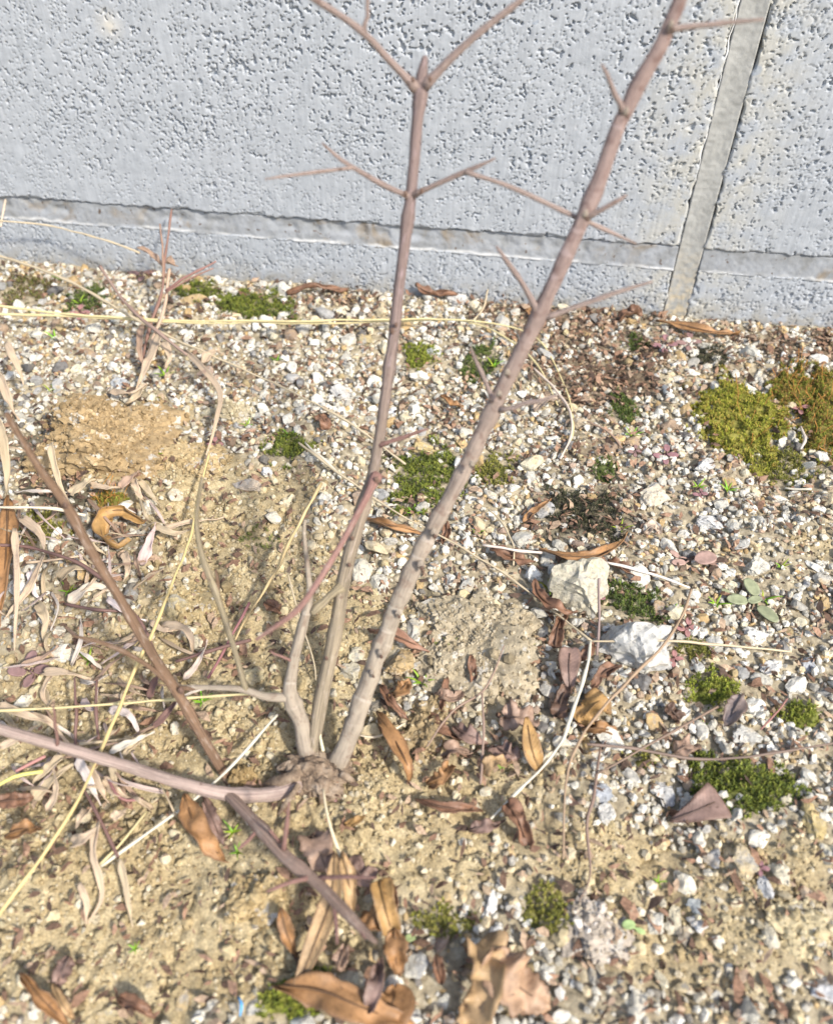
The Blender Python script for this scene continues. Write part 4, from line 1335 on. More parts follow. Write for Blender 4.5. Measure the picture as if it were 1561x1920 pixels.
# ------------------------------------------------------------------ straws
YS, PS, WS, BR = (.56, .48, .26), (.52, .43, .29), (.60, .56, .45), (.42, .29, .18)


def straw(label, pts, color, sides=6):
    return tag(px_tube('straw', pts, M['straw'], None, color, sides=sides, rough=.18, seed=random.randrange(99), wander=1.2, wscale=.66), label, 'straw', 'dry straws lying over the ground')


straw('upper of two yellow straws running level across the picture', [(-30, 570, 14, 8), (150, 590, 12, 7), (400, 601, 10, 6), (600, 601, 9, 6), (760, 598, 8, 5), (900, 602, 6, 5), (1000, 630, 4, 5), (1056, 720, 2, 5), (1074, 800, 2, 6), (1062, 845, 1, 4)], YS)
straw('lower of two yellow straws running level across the picture', [(-30, 588, 12, 8), (120, 592, 11, 7), (330, 603, 9, 6), (560, 607, 8, 6), (760, 602, 6, 5), (880, 604, 5, 5), (960, 640, 3, 5), (1010, 690, 3, 5), (1045, 760, 2, 4)], YS)
straw('thin yellow straw bent upward at the wall foot by the thick stem', [(888, 600, 4, 5), (905, 575, 5, 5), (915, 540, 6, 4)], PS)
straw('long tan straw slanting from the left edge down to the middle', [(-30, 470, 10, 9), (120, 522, 12, 9), (300, 622, 11, 8), (450, 690, 8, 7), (640, 785, 6, 7), (760, 870, 5, 6)], PS)
straw('pale straw slanting down behind the tall stems', [(560, 830, 5, 7), (640, 890, 4, 7), (740, 960, 4, 6), (870, 1030, 3, 6), (990, 1110, 4, 6), (1108, 1202, 6, 7)], PS)
straw('thin straw running level to the right over the speckled stone', [(1106, 1202, 6, 6), (1200, 1202, 9, 6), (1330, 1206, 7, 7), (1420, 1214, 5, 7), (1482, 1222, 3, 6)], PS)
straw('thick white straw dropping from the crossing point to the soil', [(1106, 1202, 6, 8), (1098, 1260, 6, 11), (1070, 1345, 6, 11), (1030, 1420, 4, 9), (960, 1495, 3, 9), (915, 1540, 2, 8)], WS)
straw('yellow straw crossing level behind the brown stem', [(-30, 1334, 12, 9), (150, 1325, 11, 8), (340, 1310, 9, 8), (525, 1298, 6, 8)], YS)
straw('long yellow straw curving down the left side to the left edge', [(392, 850, 8, 6), (375, 920, 10, 7), (345, 1040, 12, 8), (290, 1170, 14, 9), (215, 1350, 15, 10), (130, 1530, 16, 11), (-20, 1740, 14, 12)], (.60, .47, .22))
straw('white straight straw lying on the soil left of the shrub foot', [(520, 1340, 6, 7), (420, 1452, 6, 9), (310, 1540, 4, 9), (190, 1624, 2, 10)], WS)
straw('short yellow straw beside the end of the white straight straw', [(275, 1522, 3, 7), (235, 1570, 3, 7), (188, 1620, 2, 8)], YS)
straw('bright yellow straw piece at the left edge', [(-20, 1482, 10, 10), (30, 1455, 10, 11), (80, 1446, 9, 10)], (.58, .56, .18))
straw('tan straw leaning up right from below the sandy clod', [(602, 905, 14, 9), (560, 985, 12, 9), (505, 1090, 9, 9), (460, 1165, 6, 8), (428, 1230, 3, 7)], (.50, .38, .20))
straw('thin pale straw hanging between the middle stem and left fork', [(540, 1075, 7, 5), (565, 1170, 6, 5), (588, 1240, 5, 5), (592, 1275, 3, 5)], PS)
straw('broken white straw pointing at the moss tuft', [(572, 830, 4, 6), (605, 862, 4, 8), (632, 888, 3, 10)], WS)
straw('white straw left of the crescent leaf', [(905, 1022, 4, 7), (960, 1028, 5, 8), (1015, 1036, 5, 8)], (.70, .60, .52))
straw('white straw running right from the crescent leaf', [(1135, 1054, 4, 8), (1200, 1072, 4, 8), (1292, 1102, 3, 6)], (.70, .64, .58))
straw('fine pale thread of straw hanging above the white straw', [(915, 955, 3, 4), (940, 980, 4, 5), (963, 1020, 5, 5), (962, 1060, 4, 5)], PS)
straw('tan curved stalk from the speckled stone down past the white square stone', [(1295, 1105, 5, 7), (1275, 1160, 7, 8), (1235, 1220, 9, 9), (1150, 1305, 9, 8), (1085, 1390, 7, 8), (1060, 1470, 5, 8), (1055, 1610, 3, 6)], (.33, .235, .155))
straw('thin brown twig lying level across the lower right gravel', [(1100, 1395, 6, 8), (1200, 1405, 6, 9), (1330, 1424, 5, 8), (1450, 1412, 5, 7), (1590, 1388, 5, 6)], (.20, .145, .115))
straw('brown twig slanting up to the moss tuft in the lower right', [(1120, 1450, 5, 6), (1200, 1405, 6, 7), (1280, 1362, 6, 7), (1345, 1325, 5, 6)], (.22, .155, .115))
straw('reddish twig piece near the small bright moss patch', [(1425, 1368, 4, 7), (1450, 1340, 5, 6), (1475, 1310, 5, 5)], (.30, .15, .13))
straw('brown thread root hanging beside the white square stone', [(1125, 1400, 4, 7), (1112, 1490, 5, 9), (1100, 1550, 4, 9), (1105, 1640, 3, 6), (1085, 1690, 2, 5)], (.23, .16, .125))
straw('white thread root curving under the thick stem foot', [(672, 1378, 3, 6), (700, 1384, 3, 6), (735, 1372, 3, 6), (760, 1355, 2, 5)], (.66, .56, .42))
straw('white stem of grass standing in the fork of the shrub foot', [(604, 1340, 10, 6), (600, 1375, 8, 8), (606, 1408, 6, 9)], (.66, .60, .40))
straw('white dead grass stem in front of the shrub foot', [(606, 1480, 8, 7), (618, 1540, 8, 9), (632, 1590, 7, 10), (648, 1625, 5, 9)], (.66, .56, .38))
straw('thin upright grey stick right of the largest cream stone', [(1122, 1085, 18, 8), (1122, 1140, 10, 8), (1118, 1228, 2, 8)], (.28, .21, .19))
straw('pale root thread curling down under the thick stem in the gravel', [(1000, 690, 3, 6), (1040, 730, 4, 8), (1070, 775, 4, 8), (1072, 815, 3, 7), (1050, 860, 2, 5)], (.58, .48, .40))
straw('brown bent twig right of the big moss cushion gravel', [(1100, 790, 3, 5), (1140, 810, 4, 6), (1165, 840, 2, 5)], (.32, .22, .16))
straw('thin brown stalk in the brown leaves below the rough lump', [(903, 1300, 10, 8), (905, 1390, 7, 8), (900, 1470, 3, 8)], (.26, .185, .145))
straw('brown stalk leaning left out of the brown leaves', [(800, 1400, 8, 6), (850, 1330, 9, 6), (908, 1290, 8, 6), (945, 1210, 12, 5)], (.27, .19, .145))
straw('fine stem curving from the left of the wall foot to the dry stalk', [(-20, 412, 26, 5), (90, 424, 24, 5), (190, 448, 22, 6), (262, 474, 18, 7)], PS)
straw('faint thin straw standing against the wall at the left edge', [(20, 262, 40, 4), (14, 330, 34, 5), (8, 390, 28, 6), (2, 425, 24, 5)], (.55, .46, .36))
straw('white twisted root piece on the rust moss', [(1500, 800, 4, 7), (1508, 825, 5, 9), (1500, 842, 5, 8)], (.50, .44, .38))
straw('small pale straw right of the green sprouts at the right edge', [(1470, 915, 2, 6), (1520, 917, 3, 7)], WS)

# ------------------------------------------------------------------ dry grass tufts
DG1, DG2, DG3, PUR = (.48, .37, .26), (.45, .36, .24), (.36, .25, .18), (.17, .10, .085)


def tuft(label, base, blades, culms, extra=()):
    b0 = G(*base)
    root = empty('dry_grass', b0)
    tag(root, label, 'dry grass', 'tufts of dry grass')
    for (pts, wd, colr, curl, tw) in blades:
        o = leaf(None, pts, wd, colr, curl=curl, shape='blade', wave=.45, name='blade', parent=root, mat=M['dry_grass'], twist=tw, n=20, m=5)
        o.location = o.location - Vector(b0)
    erng = random.Random(int(base[0]))
    for (ex, ey, ew, eh, en) in extra:
        for _ in range(en):
            qx, qy = ex + erng.uniform(-ew, ew), ey + erng.uniform(-eh, eh)
            an, L = erng.uniform(0, 6.28), erng.uniform(40, 120)
            mx, my = L * .5 * math.cos(an), L * .4 * math.sin(an)
            bx, by = erng.uniform(-14, 14), erng.uniform(-12, 12)
            h0 = erng.uniform(2, 6)
            pts = [(qx - mx, qy - my, h0 * .5), (qx + bx, qy + by, h0 + 3), (qx + mx, qy + my, h0 + erng.uniform(-1, 3))]
            cl = erng.choice([DG1, DG2, DG3, (.50, .40, .36), (.64, .56, .48)])
            o = leaf(None, pts, erng.uniform(4, 11), [q * .85 for q in cl], curl=erng.uniform(.6, 1.3), shape='blade', wave=.5, name='blade', parent=root, mat=M['dry_grass'], twist=erng.uniform(-2, 2), n=16, m=5)
            o.location = o.location - Vector(b0)
    for (pts, colr) in culms:
        o = px_tube('culm', pts, M['straw'], root, colr, sides=6, rough=.15, seed=random.randrange(99), wscale=.72, wander=.8)
        o.location = -Vector(b0)
    return root


tuft('dry grass plant with a dark upright seed stalk against the wall', (285, 735),
     [([(300, 620, 10), (285, 660, 9), (255, 730, 4)], 22, DG1, .9, 1.5), ([(265, 610, 8), (262, 660, 8), (275, 700, 5)], 16, DG3, 1.0, 1),
      ([(308, 640, 9), (318, 670, 8), (310, 690, 6)], 18, DG1, .8, 1), ([(205, 735, 4), (240, 738, 6), (275, 720, 7)], 16, DG1, 1.0, .8),
      ([(275, 722, 5), (250, 750, 6), (228, 765, 2)], 18, DG2, 1.1, 1), ([(345, 655, 12), (380, 690, 12), (412, 735, 10), (405, 790, 8), (385, 860, 5)], 14, DG1, .9, 2),
      ([(380, 680, 8), (400, 660, 9), (420, 662, 6)], 20, DG1, 1.2, 1), ([(258, 462, 20), (285, 478, 19), (308, 500, 17)], 16, DG3, 1.2, 1), ([(312, 490, 17), (322, 494, 18), (334, 500, 17)], 26, DG3, .9, .6)],
     [([(322, 392, 34, 5), (316, 440, 28, 6), (308, 500, 21, 8), (300, 560, 13, 8), (275, 640, 6, 9), (268, 680, 3, 8)], (.24, .14, .11)),
      ([(300, 420, 32, 4), (306, 470, 25, 5), (306, 520, 19, 6)], (.28, .18, .13)),
      ([(405, 490, 24, 5), (360, 512, 22, 7), (310, 545, 16, 6)], (.24, .13, .11)), ([(400, 503, 23, 4), (365, 518, 21, 5), (312, 548, 16, 5)], (.26, .15, .12)),
      ([(188, 500, 22, 8), (230, 560, 20, 8), (290, 620, 17, 9), (350, 665, 13, 9)], (.30, .21, .17)),
      ([(318, 505, 18, 7), (305, 580, 13, 8), (285, 640, 8, 9), (262, 720, 3, 8)], (.50, .36, .26))])
tuft('tangled tuft of pale curled grass blades behind the brown stem', (215, 1010),
     [([(10, 640, 18), (30, 680, 16), (45, 720, 12)], 16, DG1, .8, 1), ([(0, 700, 14), (20, 760, 12), (35, 790, 8)], 20, DG1, .9, 1.5), ([(-10, 760, 14), (10, 850, 12), (15, 930, 8)], 26, DG2, .8, 2),
      ([(95, 830, 18), (110, 900, 14), (135, 960, 8)], 14, DG2, .9, 1), ([(170, 910, 6), (205, 915, 8), (230, 915, 5)], 18, DG1, 1.0, 1), ([(225, 915, 6), (245, 895, 8), (262, 885, 6)], 18, DG3, 1.1, 1),
      ([(250, 895, 7), (262, 930, 7), (275, 945, 3)], 16, DG1, .9, 1.2), ([(262, 900, 6), (290, 935, 6), (305, 955, 2)], 14, DG2, 1, 1), ([(130, 925, 6), (165, 905, 8), (195, 900, 6)], 20, DG2, .9, 1),
      ([(265, 1060, 3), (280, 1020, 7), (292, 980, 8)], 24, (.55, .42, .38), .9, .6), ([(300, 995, 6), (350, 980, 8), (420, 970, 5)], 14, DG1, .9, 1), ([(290, 985, 7), (330, 1000, 8), (380, 985, 6)], 16, DG2, 1.1, 1),
      ([(235, 1035, 4), (240, 1070, 5), (232, 1090, 3)], 18, DG1, .9, 1), ([(150, 1000, 5), (175, 1025, 6), (200, 1040, 4)], 18, DG2, .8, 1), ([(40, 970, 10), (75, 1000, 11), (85, 1040, 8)], 20, DG1, .8, .8),
      ([(85, 1040, 8), (50, 1110, 9), (8, 1160, 5)], 18, DG1, .7, 1), ([(55, 1070, 6), (65, 1110, 6), (78, 1125, 4)], 18, (.62, .55, .54), .9, 1), ([(110, 1085, 4), (150, 1062, 7), (195, 1075, 4)], 26, DG2, .7, .6),
      ([(130, 1130, 4), (170, 1100, 6), (210, 1108, 4)], 22, (.56, .48, .38), .8, .8), ([(70, 1130, 5), (85, 1160, 6), (80, 1200, 3)], 24, DG2, .8, 1), ([(100, 1090, 5), (105, 1080, 9), (112, 1060, 12)], 9, DG2, .8, .5),
      ([(200, 1120, 5), (230, 1145, 8), (275, 1165, 5)], 14, (.66, .56, .52), .9, .6), ([(28, 990, 16), (32, 1080, 14), (28, 1220, 5)], 13, DG1, .6, .4), ([(40, 1250, 4), (75, 1235, 6), (110, 1210, 4)], 16, DG3, .9, 1)],
     [([(-20, 950, 14, 7), (90, 955, 13, 8), (160, 966, 10, 7)], (.64, .56, .42)), ([(-20, 1022, 9, 8), (60, 1026, 9, 9), (140, 1052, 9, 10), (200, 1090, 8, 9)], PUR),
      ([(120, 1132, 6, 7), (180, 1142, 7, 9), (235, 1146, 5, 7)], PUR), ([(225, 1120, 9, 9), (262, 1165, 8, 10), (300, 1238, 4, 9)], PUR), ([(330, 1240, 5, 9), (390, 1225, 7, 10), (470, 1200, 9, 9)], PUR),
      ([(390, 1272, 4, 7), (425, 1210, 6, 8), (468, 1130, 9, 7)], (.26, .12, .12)), ([(50, 1055, 7, 6), (100, 1050, 8, 7), (155, 1042, 7, 6)], DG1)],
     [(110, 1060, 130, 100, 22), (220, 1020, 90, 80, 12), (40, 900, 50, 120, 8)])
tuft('fallen tuft of wrinkled grass blades along the pale low branch', (150, 1430),
     [([(300, 1178, 5), (340, 1175, 9), (358, 1195, 9), (362, 1228, 4)], 20, DG1, .8, 1), ([(280, 1165, 6), (310, 1182, 7), (345, 1178, 7)], 12, DG1, .9, .8), ([(345, 1275, 4), (370, 1245, 7), (390, 1200, 8)], 12, (.56, .46, .38), .8, .8),
      ([(80, 1260, 5), (130, 1262, 8), (175, 1275, 6)], 16, DG1, .9, 1.2), ([(85, 1290, 4), (92, 1320, 6), (100, 1310, 8)], 14, DG2, .9, 1), ([(155, 1310, 5), (175, 1330, 7), (185, 1290, 8)], 14, (.50, .40, .36), .9, 1),
      ([(40, 1340, 9), (90, 1352, 11), (130, 1395, 9)], 16, DG1, .8, 1), ([(0, 1320, 10), (50, 1342, 12), (110, 1360, 10)], 18, DG1, .9, 1), ([(60, 1500, 4), (100, 1460, 8), (140, 1430, 8)], 26, DG2, .9, 1), ([(90, 1520, 4), (105, 1480, 8), (100, 1440, 9)], 16, DG1, .9, 1),
      ([(145, 1420, 9), (165, 1460, 8), (190, 1510, 4)], 20, (.60, .52, .46), .9, 1), ([(165, 1435, 8), (190, 1480, 7), (205, 1505, 4)], 18, DG1, .8, 1), ([(195, 1460, 6), (225, 1490, 6), (262, 1500, 3)], 20, DG1, 1.0, .8),
      ([(135, 1580, 3), (160, 1572, 6), (185, 1545, 7)], 26, DG1, .9, 1), ([(185, 1540, 7), (175, 1600, 6), (185, 1640, 5), (190, 1685, 3), (165, 1732, 2)], 18, DG1, .9, 1.5), ([(148, 1655, 5), (162, 1690, 5), (162, 1732, 2)], 14, DG1, 1.0, 1),
      ([(225, 1610, 6), (235, 1660, 5), (250, 1738, 2)], 15, DG2, .9, .6), ([(210, 1535, 6), (225, 1525, 7), (238, 1515, 5)], 20, DG1, .8, 1), ([(205, 1410, 6), (250, 1390, 9), (290, 1372, 8)], 15, (.62, .56, .46), .9, .8),
      ([(230, 1415, 6), (255, 1395, 8), (270, 1385, 7)], 12, DG2, .9, 1), ([(205, 1330, 5), (240, 1340, 8), (262, 1378, 5)], 18, (.56, .48, .44), .8, 1), ([(285, 1365, 5), (320, 1330, 8), (335, 1290, 8)], 14, PUR, .9, .8),
      ([(278, 1310, 5), (290, 1280, 8), (300, 1255, 6)], 16, PUR, .9, .8), ([(210, 1430, 6), (215, 1465, 6), (220, 1490, 4)], 14, DG2, .9, 1), ([(100, 1260, 5), (80, 1300, 6), (95, 1330, 5)], 13, DG1, 1, 1), ([(0, 1400, 9), (35, 1385, 11), (70, 1360, 10)], 14, DG1, .9, 1),
      ([(170, 1515, 5), (150, 1535, 7), (140, 1555, 5)], 20, DG1, 1, 1), ([(120, 1420, 8), (85, 1445, 9), (60, 1470, 6)], 20, DG2, 1, 1)],
     [([(140, 1270, 12, 7), (143, 1350, 10, 9), (142, 1440, 5, 8)], PUR), ([(182, 1275, 11, 7), (182, 1340, 9, 9), (185, 1390, 6, 8)], PUR), ([(155, 1475, 7, 8), (185, 1530, 6, 9), (222, 1608, 4, 9)], PUR),
      ([(200, 1455, 6, 8), (230, 1500, 6, 9), (268, 1498, 4, 8)], (.28, .14, .13)), ([(30, 1446, 12, 7), (85, 1418, 12, 9)], (.40, .20, .18)), ([(300, 1470, 6, 4), (320, 1510, 6, 5), (330, 1530, 4, 4)], DG2), ([(150, 1395, 9, 9), (250, 1380, 5, 7), (300, 1345, 4, 6)], DG2)],
     [(140, 1400, 140, 110, 28), (300, 1250, 90, 70, 10), (150, 1240, 130, 70, 12)])

# ------------------------------------------------------------------ small green and purple plants
GRN, PUP, GRY = (.22, .36, .035), (.34, .18, .17), (.27, .31, .20)


def sprout(label, a, b, size, n=5, color=GRN, seed=0):
    rng = random.Random(seed + a)
    base = G(a, b, 0)
    root = empty('grass_sprout', base)
    tag(root, label, 'sprout', 'bright green sprouts')
    s = size / ppm(base)
    for i in range(n):
        an = 6.283 * i / n + rng.uniform(-.4, .4)
        d_ = np.array([math.cos(an), math.sin(an) * .9, 0])
        t = np.linspace(0, 1, 8)[:, None]
        L = s * rng.uniform(.7, 1.2)
        X = d_ * (t * L * .8) + np.array([0, 0, 1]) * (L * (1.0 * t - .45 * t * t)) + np.array([0, 0, .0003])
        half = s * .075 * PROFILE['blade'](t[:, 0])
        link('blade', sheet_mesh('blade', X, half, .6, 0, 0, 0, m=3, thick=.0001), M['green_plant'], root, [c * rng.uniform(.75, 1.2) for c in color])
    return root


for (a, b, s, n, lab) in [
    (285, 862, 38, 5, 'largest green sprout, on top of the tan clod'), (150, 572, 26, 4, 'green sprout between the two left moss patches'), (118, 528, 22, 5, 'green sprout behind the brown green moss by the wall'),
    (105, 638, 24, 4, 'green sprout in the pale gravel at the left'), (312, 708, 26, 5, 'green sprout right of the dry stalk foot'), (520, 678, 20, 4, 'green sprout in the white gravel left of the middle stem'),
    (545, 822, 22, 5, 'green sprout at the tip of the broken straw'), (96, 735, 18, 4, 'little green sprout behind the large clod'), (130, 1112, 24, 5, 'green sprout among the pale grass blades'), (168, 1242, 34, 4, 'green sprout lying flat left of the brown stem'),
    (380, 1318, 26, 6, 'feathery green sprout in the bare soil under the low twig'), (1183, 820, 26, 6, 'green sprout right of the thin brown twig in the gravel'), (1306, 916, 24, 5, 'left one of the two sprouts above the broad white stone'),
    (1362, 922, 24, 6, 'right one of the two sprouts above the broad white stone'), (1162, 996, 24, 4, 'green sprout at the right rim of the blackish moss'), (1028, 1108, 32, 4, 'green sprout at the foot of the largest cream stone'),
    (895, 1000, 20, 6, 'star shaped sprout right of the thick stem'), (790, 1282, 32, 6, 'star shaped sprout on top of the narrow clod'), (438, 1562, 30, 5, 'green sprout right of the folded leaf under the branch'), (446, 1600, 24, 5, 'green sprout just below another beside the drooping twig'),
    (984, 1218, 24, 4, 'green sprout under the curled leaf on the rough lump'), (1428, 1128, 32, 4, 'green grass blades in the grey green seedling'), (1340, 1136, 28, 5, 'green sprout left of the grey green seedling'), (1462, 1066, 22, 5, 'green sprout above and right of the grey green seedling'),
    (1258, 1148, 22, 5, 'green sprout above the speckled stone'), (465, 800, 18, 5, 'tiny sprout by the tan gritty clod'), (1318, 1360, 16, 4, 'light green sprout at the lower rim of the bright moss tuft'), (1232, 1655, 18, 4, 'pale sprout in the lower right gravel'), (925, 690, 22, 5, 'sprout on the dark moss tuft left of the thick stem'), (775, 965, 20, 5, 'sprout at the lower rim of the broad moss mat'), (255, 1780, 18, 6, 'tiny sprout in the bare soil at the lower left'),
]:
    sprout(lab, a, b, s, n, seed=n)


def seedling(label, a, b, leaves, color, grp='round leaved seedlings'):
    """leaves: dx, dy, length px, width px, angle"""
    base = G(a, b, 0)
    root = empty('seedling', base)
    tag(root, label, 'seedling', grp)
    s = ppm(base)
    for (dx, dy, L, W, an, hh) in leaves:
        p0 = G(a + dx * .15, b + dy * .15, .5) - base
        c_ = G(a + dx, b + dy, hh) - base
        d_ = np.array([math.cos(an), math.sin(an), .15])
        X = spline(np.array([c_ - d_ * L / s * .5, c_, c_ + d_ * L / s * .5 + np.array([0, 0, -.0002])]), 12)
        t = np.linspace(0, 1, 12)
        L, W = L * .84, W * .84
        half = .5 * W / s * np.sqrt(np.clip(1 - (2 * t - 1) ** 2, .03, 1))
        o = link('leaf', sheet_mesh('leaf', X, half, .3, 0, .05, 1, m=7, thick=.0003), M['green_plant'], root, color)
        link('stalk', tube_mesh('stalk', [p0, (p0 + X[0]) / 2 + np.array([0, 0, .0004]), X[0]], [.00035, .0003, .00025], sides=6), M['green_plant'], root, [c * .8 for c in color])
    return root


seedling('grey green seedling with oval leaves in the right gravel', 1412, 1128, [(-4, -28, 40, 30, 2.0, 3), (-30, -4, 40, 28, 3.3, 3), (26, 22, 46, 30, -.9, 3), (2, -4, 26, 20, .4, 3.5), (-52, -20, 16, 12, 2.8, 2)], (.26, .28, .17))
seedling('pink purple seedling with one large round leaf', 1296, 1052, [(26, -6, 40, 38, .3, 4), (-24, 2, 28, 18, 3.4, 2), (44, 2, 34, 24, -.3, 1.5), (-32, -14, 20, 14, 2.5, 2)], (.36, .24, .20))
ros = [(14, 0, 20, 15, 0, 2), (-14, 2, 20, 15, 3.1, 2), (2, -13, 18, 14, 1.6, 2), (0, 12, 18, 13, -1.6, 2)]
for (a, b, lab, sc_) in [(265, 510, 'dark purple rosette at the wall foot left of the dry stalk', 1.0), (1247, 852, 'dark red rosette in the white gravel above the yellowish stone', 1.0), (1245, 645, 'purple rosette at the wall foot right of the tiny dark moss', 1.0),
                         (1290, 640, 'brown purple rosette under the long rolled leaf', 1.0), (1500, 762, 'reddish rosette between the two big moss cushions', .8), (1288, 1176, 'mauve rosette above the straw crossing', .9), (55, 1255, 'large brown purple rosette at the left edge', 1.7),
                         (1425, 1628, 'small pink rosette touching the light grey long stone', .7), (1312, 925, 'small purple rosette beside the left of two sprouts', .6), (1262, 1235, 'pinkish rosette on the moss seam', .8), (150, 585, 'purple rosette in front of the small dark moss patch', .8), (402, 832, 'dark red rosette right of the tan clod', .7), (1115, 1120, 'mauve rosette at the right side of the largest cream stone', .8), (1190, 845, 'small mauve rosette below the thin brown twig in gravel', .6)]:
    seedling(lab, a, b, [(dx * sc_, dy * sc_, L * sc_, W * sc_, an, h) for dx, dy, L, W, an, h in ros], random.choice([(.26, .14, .15), (.33, .17, .16), (.24, .15, .14)]), 'purple leaf rosettes')
seedling('pair of tiny clover green leaves near the brown leaves', 948, 1432, [(8, -4, 18, 16, .3, 2), (-10, 4, 16, 13, 3.2, 1.5)], (.24, .34, .08))
seedling('pale green seed leaf in the lower right gravel', 1178, 1735, [(0, -2, 24, 20, .2, 2), (22, 10, 18, 12, -.3, 1.5)], (.32, .42, .18))
seedling('pair of green seed leaves right of the pointed orange leaf', 772, 1760, [(-4, -2, 20, 16, .3, 2), (14, 8, 14, 10, -.5, 1.5)], (.27, .33, .15))
tag(px_tube('thread', [(448, 1870, 3, 5), (453, 1885, 4, 6), (450, 1905, 2, 4)], M['green_plant'], None, (.10, .34, .62), sides=6), 'tiny blue plastic thread on the soil near the bottom edge', 'thread')

# ------------------------------------------------------------------ the bare shrub
SB = G(600, 1440, 3)
shrub = empty('bare_shrub', SB)
tag(shrub, 'leafless young shrub with several ridged twiggy stems growing from one foot', 'shrub')
GREY, MAUVE, OLIVE, BROWN, PINK, RED = (.27, .225, .175), (.205, .155, .135), (.26, .215, .14), (.175, .11, .07), (.34, .26, .225), (.27, .155, .13)


def part(nm, pts, color, parent, ridge=.12, rough=.10, nodes=(), sides=10, label=None, seed=0, tint=(1, 1, 1)):
    pts = [(a, b, d - max(0, 1000 - b) * .000014, wd * .78) for a, b, d, wd in pts]
    o = px_tube(nm, pts, M['grey_bark' if (color is GREY and nm != 'twig') else 'bark'], parent, color, sides=sides, ground=False, ridge=ridge, rough=rough, nodes=nodes, seed=seed, tint=tint)
    if parent is shrub: o.location = -Vector(SB)
    if label: o['label'] = label
    return o


def twig(parent, pts, color=(.27, .205, .18), nm='twig', rough=.14):
    w0 = pts[0][3]
    pts = [(a, b, d, wd * (.62 if i == 0 and w0 < 21 else .84)) for i, (a, b, d, wd) in enumerate(pts)]
    a, b, d, wd = pts[-1]
    pts[-1] = (a, b, d, max(wd * .8, .5 * pts[-2][3]))
    if len(pts) == 3 and nm == 'twig':                       # young twigs bend a little at each joint
        (x0, y0, d0, w0_), (x1, y1, d1, w1_), (x2, y2, d2, w2_) = pts
        jx, jy = random.uniform(-.03, .03) * (y2 - y0), random.uniform(-.03, .03) * (x2 - x0)
        pts = [pts[0], ((x0 + x1) / 2 + jx, (y0 + y1) / 2 + jy, (d0 + d1) / 2, w1_ * 1.02), (x1 - jx * .6, y1 - jy * .6, d1, w1_), ((x1 + x2) / 2 + jx, (y1 + y2) / 2 + jy, (d1 + d2) / 2, (w1_ + w2_) / 2), pts[-1]]

    return part(nm, pts, color, parent, ridge=.08, rough=rough, sides=8, seed=random.randrange(99), nodes=[(.0, .5, .07), (.55, .18, .03), (.8, .2, .03)])


def bud(parent, a, b, dep, wd, color=(.19, .12, .09)):
    """a leaf scar or bud: small pointed bump on the stem, facing the light side"""
    p = D3(a, b, dep - max(0, 1000 - b) * .000014)
    r = .28 * wd / ppm(p)
    V, F = ICO[2]
    V = V * (1 + .18 * noise(V[:, 0] * 2, V[:, 1] * 2, V[:, 2] * 2, seed=int(a)))[:, None] * np.array([r, r * .8, r * 1.25])
    V[:, 2] += np.clip(V[:, 2], 0, None) * .6
    uv = np.stack([V[:, 0] / r, V[:, 2] / r], 1)
    o = link('bud', mesh_np('bud', V, tris=F, uv=uv, col=np.ones((len(V), 3))), M['bark'], parent, color, p)
    return o


# right hand stem, the thickest
b = part('stem', [(618, 1462, .213, 60), (640, 1415, .2115, 47), (655, 1380, .2105, 43), (690, 1280, .208, 40), (735, 1160, .205, 38), (790, 1030, .2015, 37), (850, 920, .198, 37), (900, 820, .195, 37), (930, 752, .192, 38), (985, 640, .188, 36),
                  (1022, 562, .185, 37), (1075, 450, .181, 36), (1110, 370, .179, 36), (1150, 260, .176, 35), (1185, 180, .174, 34), (1230, 100, .171, 34), (1262, 30, .169, 33), (1295, -70, .166, 32)], GREY, shrub,
         nodes=[(.52, .22, .012), (.65, .2, .012), (.78, .2, .012), (.89, .2, .012), (.44, .16, .008), (.38, .2, .009), (.34, .12, .007), (.30, .2, .008), (.27, .18, .008), (.235, .12, .007), (.20, .2, .008), (.155, .2, .009), (.12, .14, .008), (.09, .18, .008)], sides=14, label='thickest grey stem leaning right', seed=2, tint=(.80, .70, .80), rough=.15)
twig(b, [(925, 750, .191, 22), (905, 705, .189, 14), (882, 652, .187, 9)])
twig(b, [(938, 768, .191, 20), (985, 757, .188, 15), (1042, 741, .185, 9)], PINK)
twig(b, [(1010, 588, .1855, 22), (978, 530, .183, 16), (950, 490, .181, 13), (930, 462, .18, 9)])
twig(b, [(1025, 595, .1855, 20), (1090, 572, .183, 16), (1150, 550, .181, 14), (1222, 528, .179, 8)], PINK)
twig(b, [(1098, 408, .179, 20), (1140, 386, .177, 15), (1174, 366, .176, 8)])
twig(b, [(1168, 212, .174, 20), (1150, 172, .172, 15), (1127, 120, .17, 8)])
twig(b, [(1250, 56, .169, 22), (1330, 46, .167, 17), (1430, 36, .165, 9)], PINK)
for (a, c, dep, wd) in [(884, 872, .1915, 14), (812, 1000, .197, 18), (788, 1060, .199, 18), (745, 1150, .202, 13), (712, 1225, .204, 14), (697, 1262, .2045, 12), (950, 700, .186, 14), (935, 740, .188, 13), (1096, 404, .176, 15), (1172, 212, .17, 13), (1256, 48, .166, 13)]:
    bud(b, a, c, dep, wd * 1.45, (.34, .285, .23)); bud(b, a + 3, c + 7, dep - .0006, wd * .8, (.16, .10, .075))

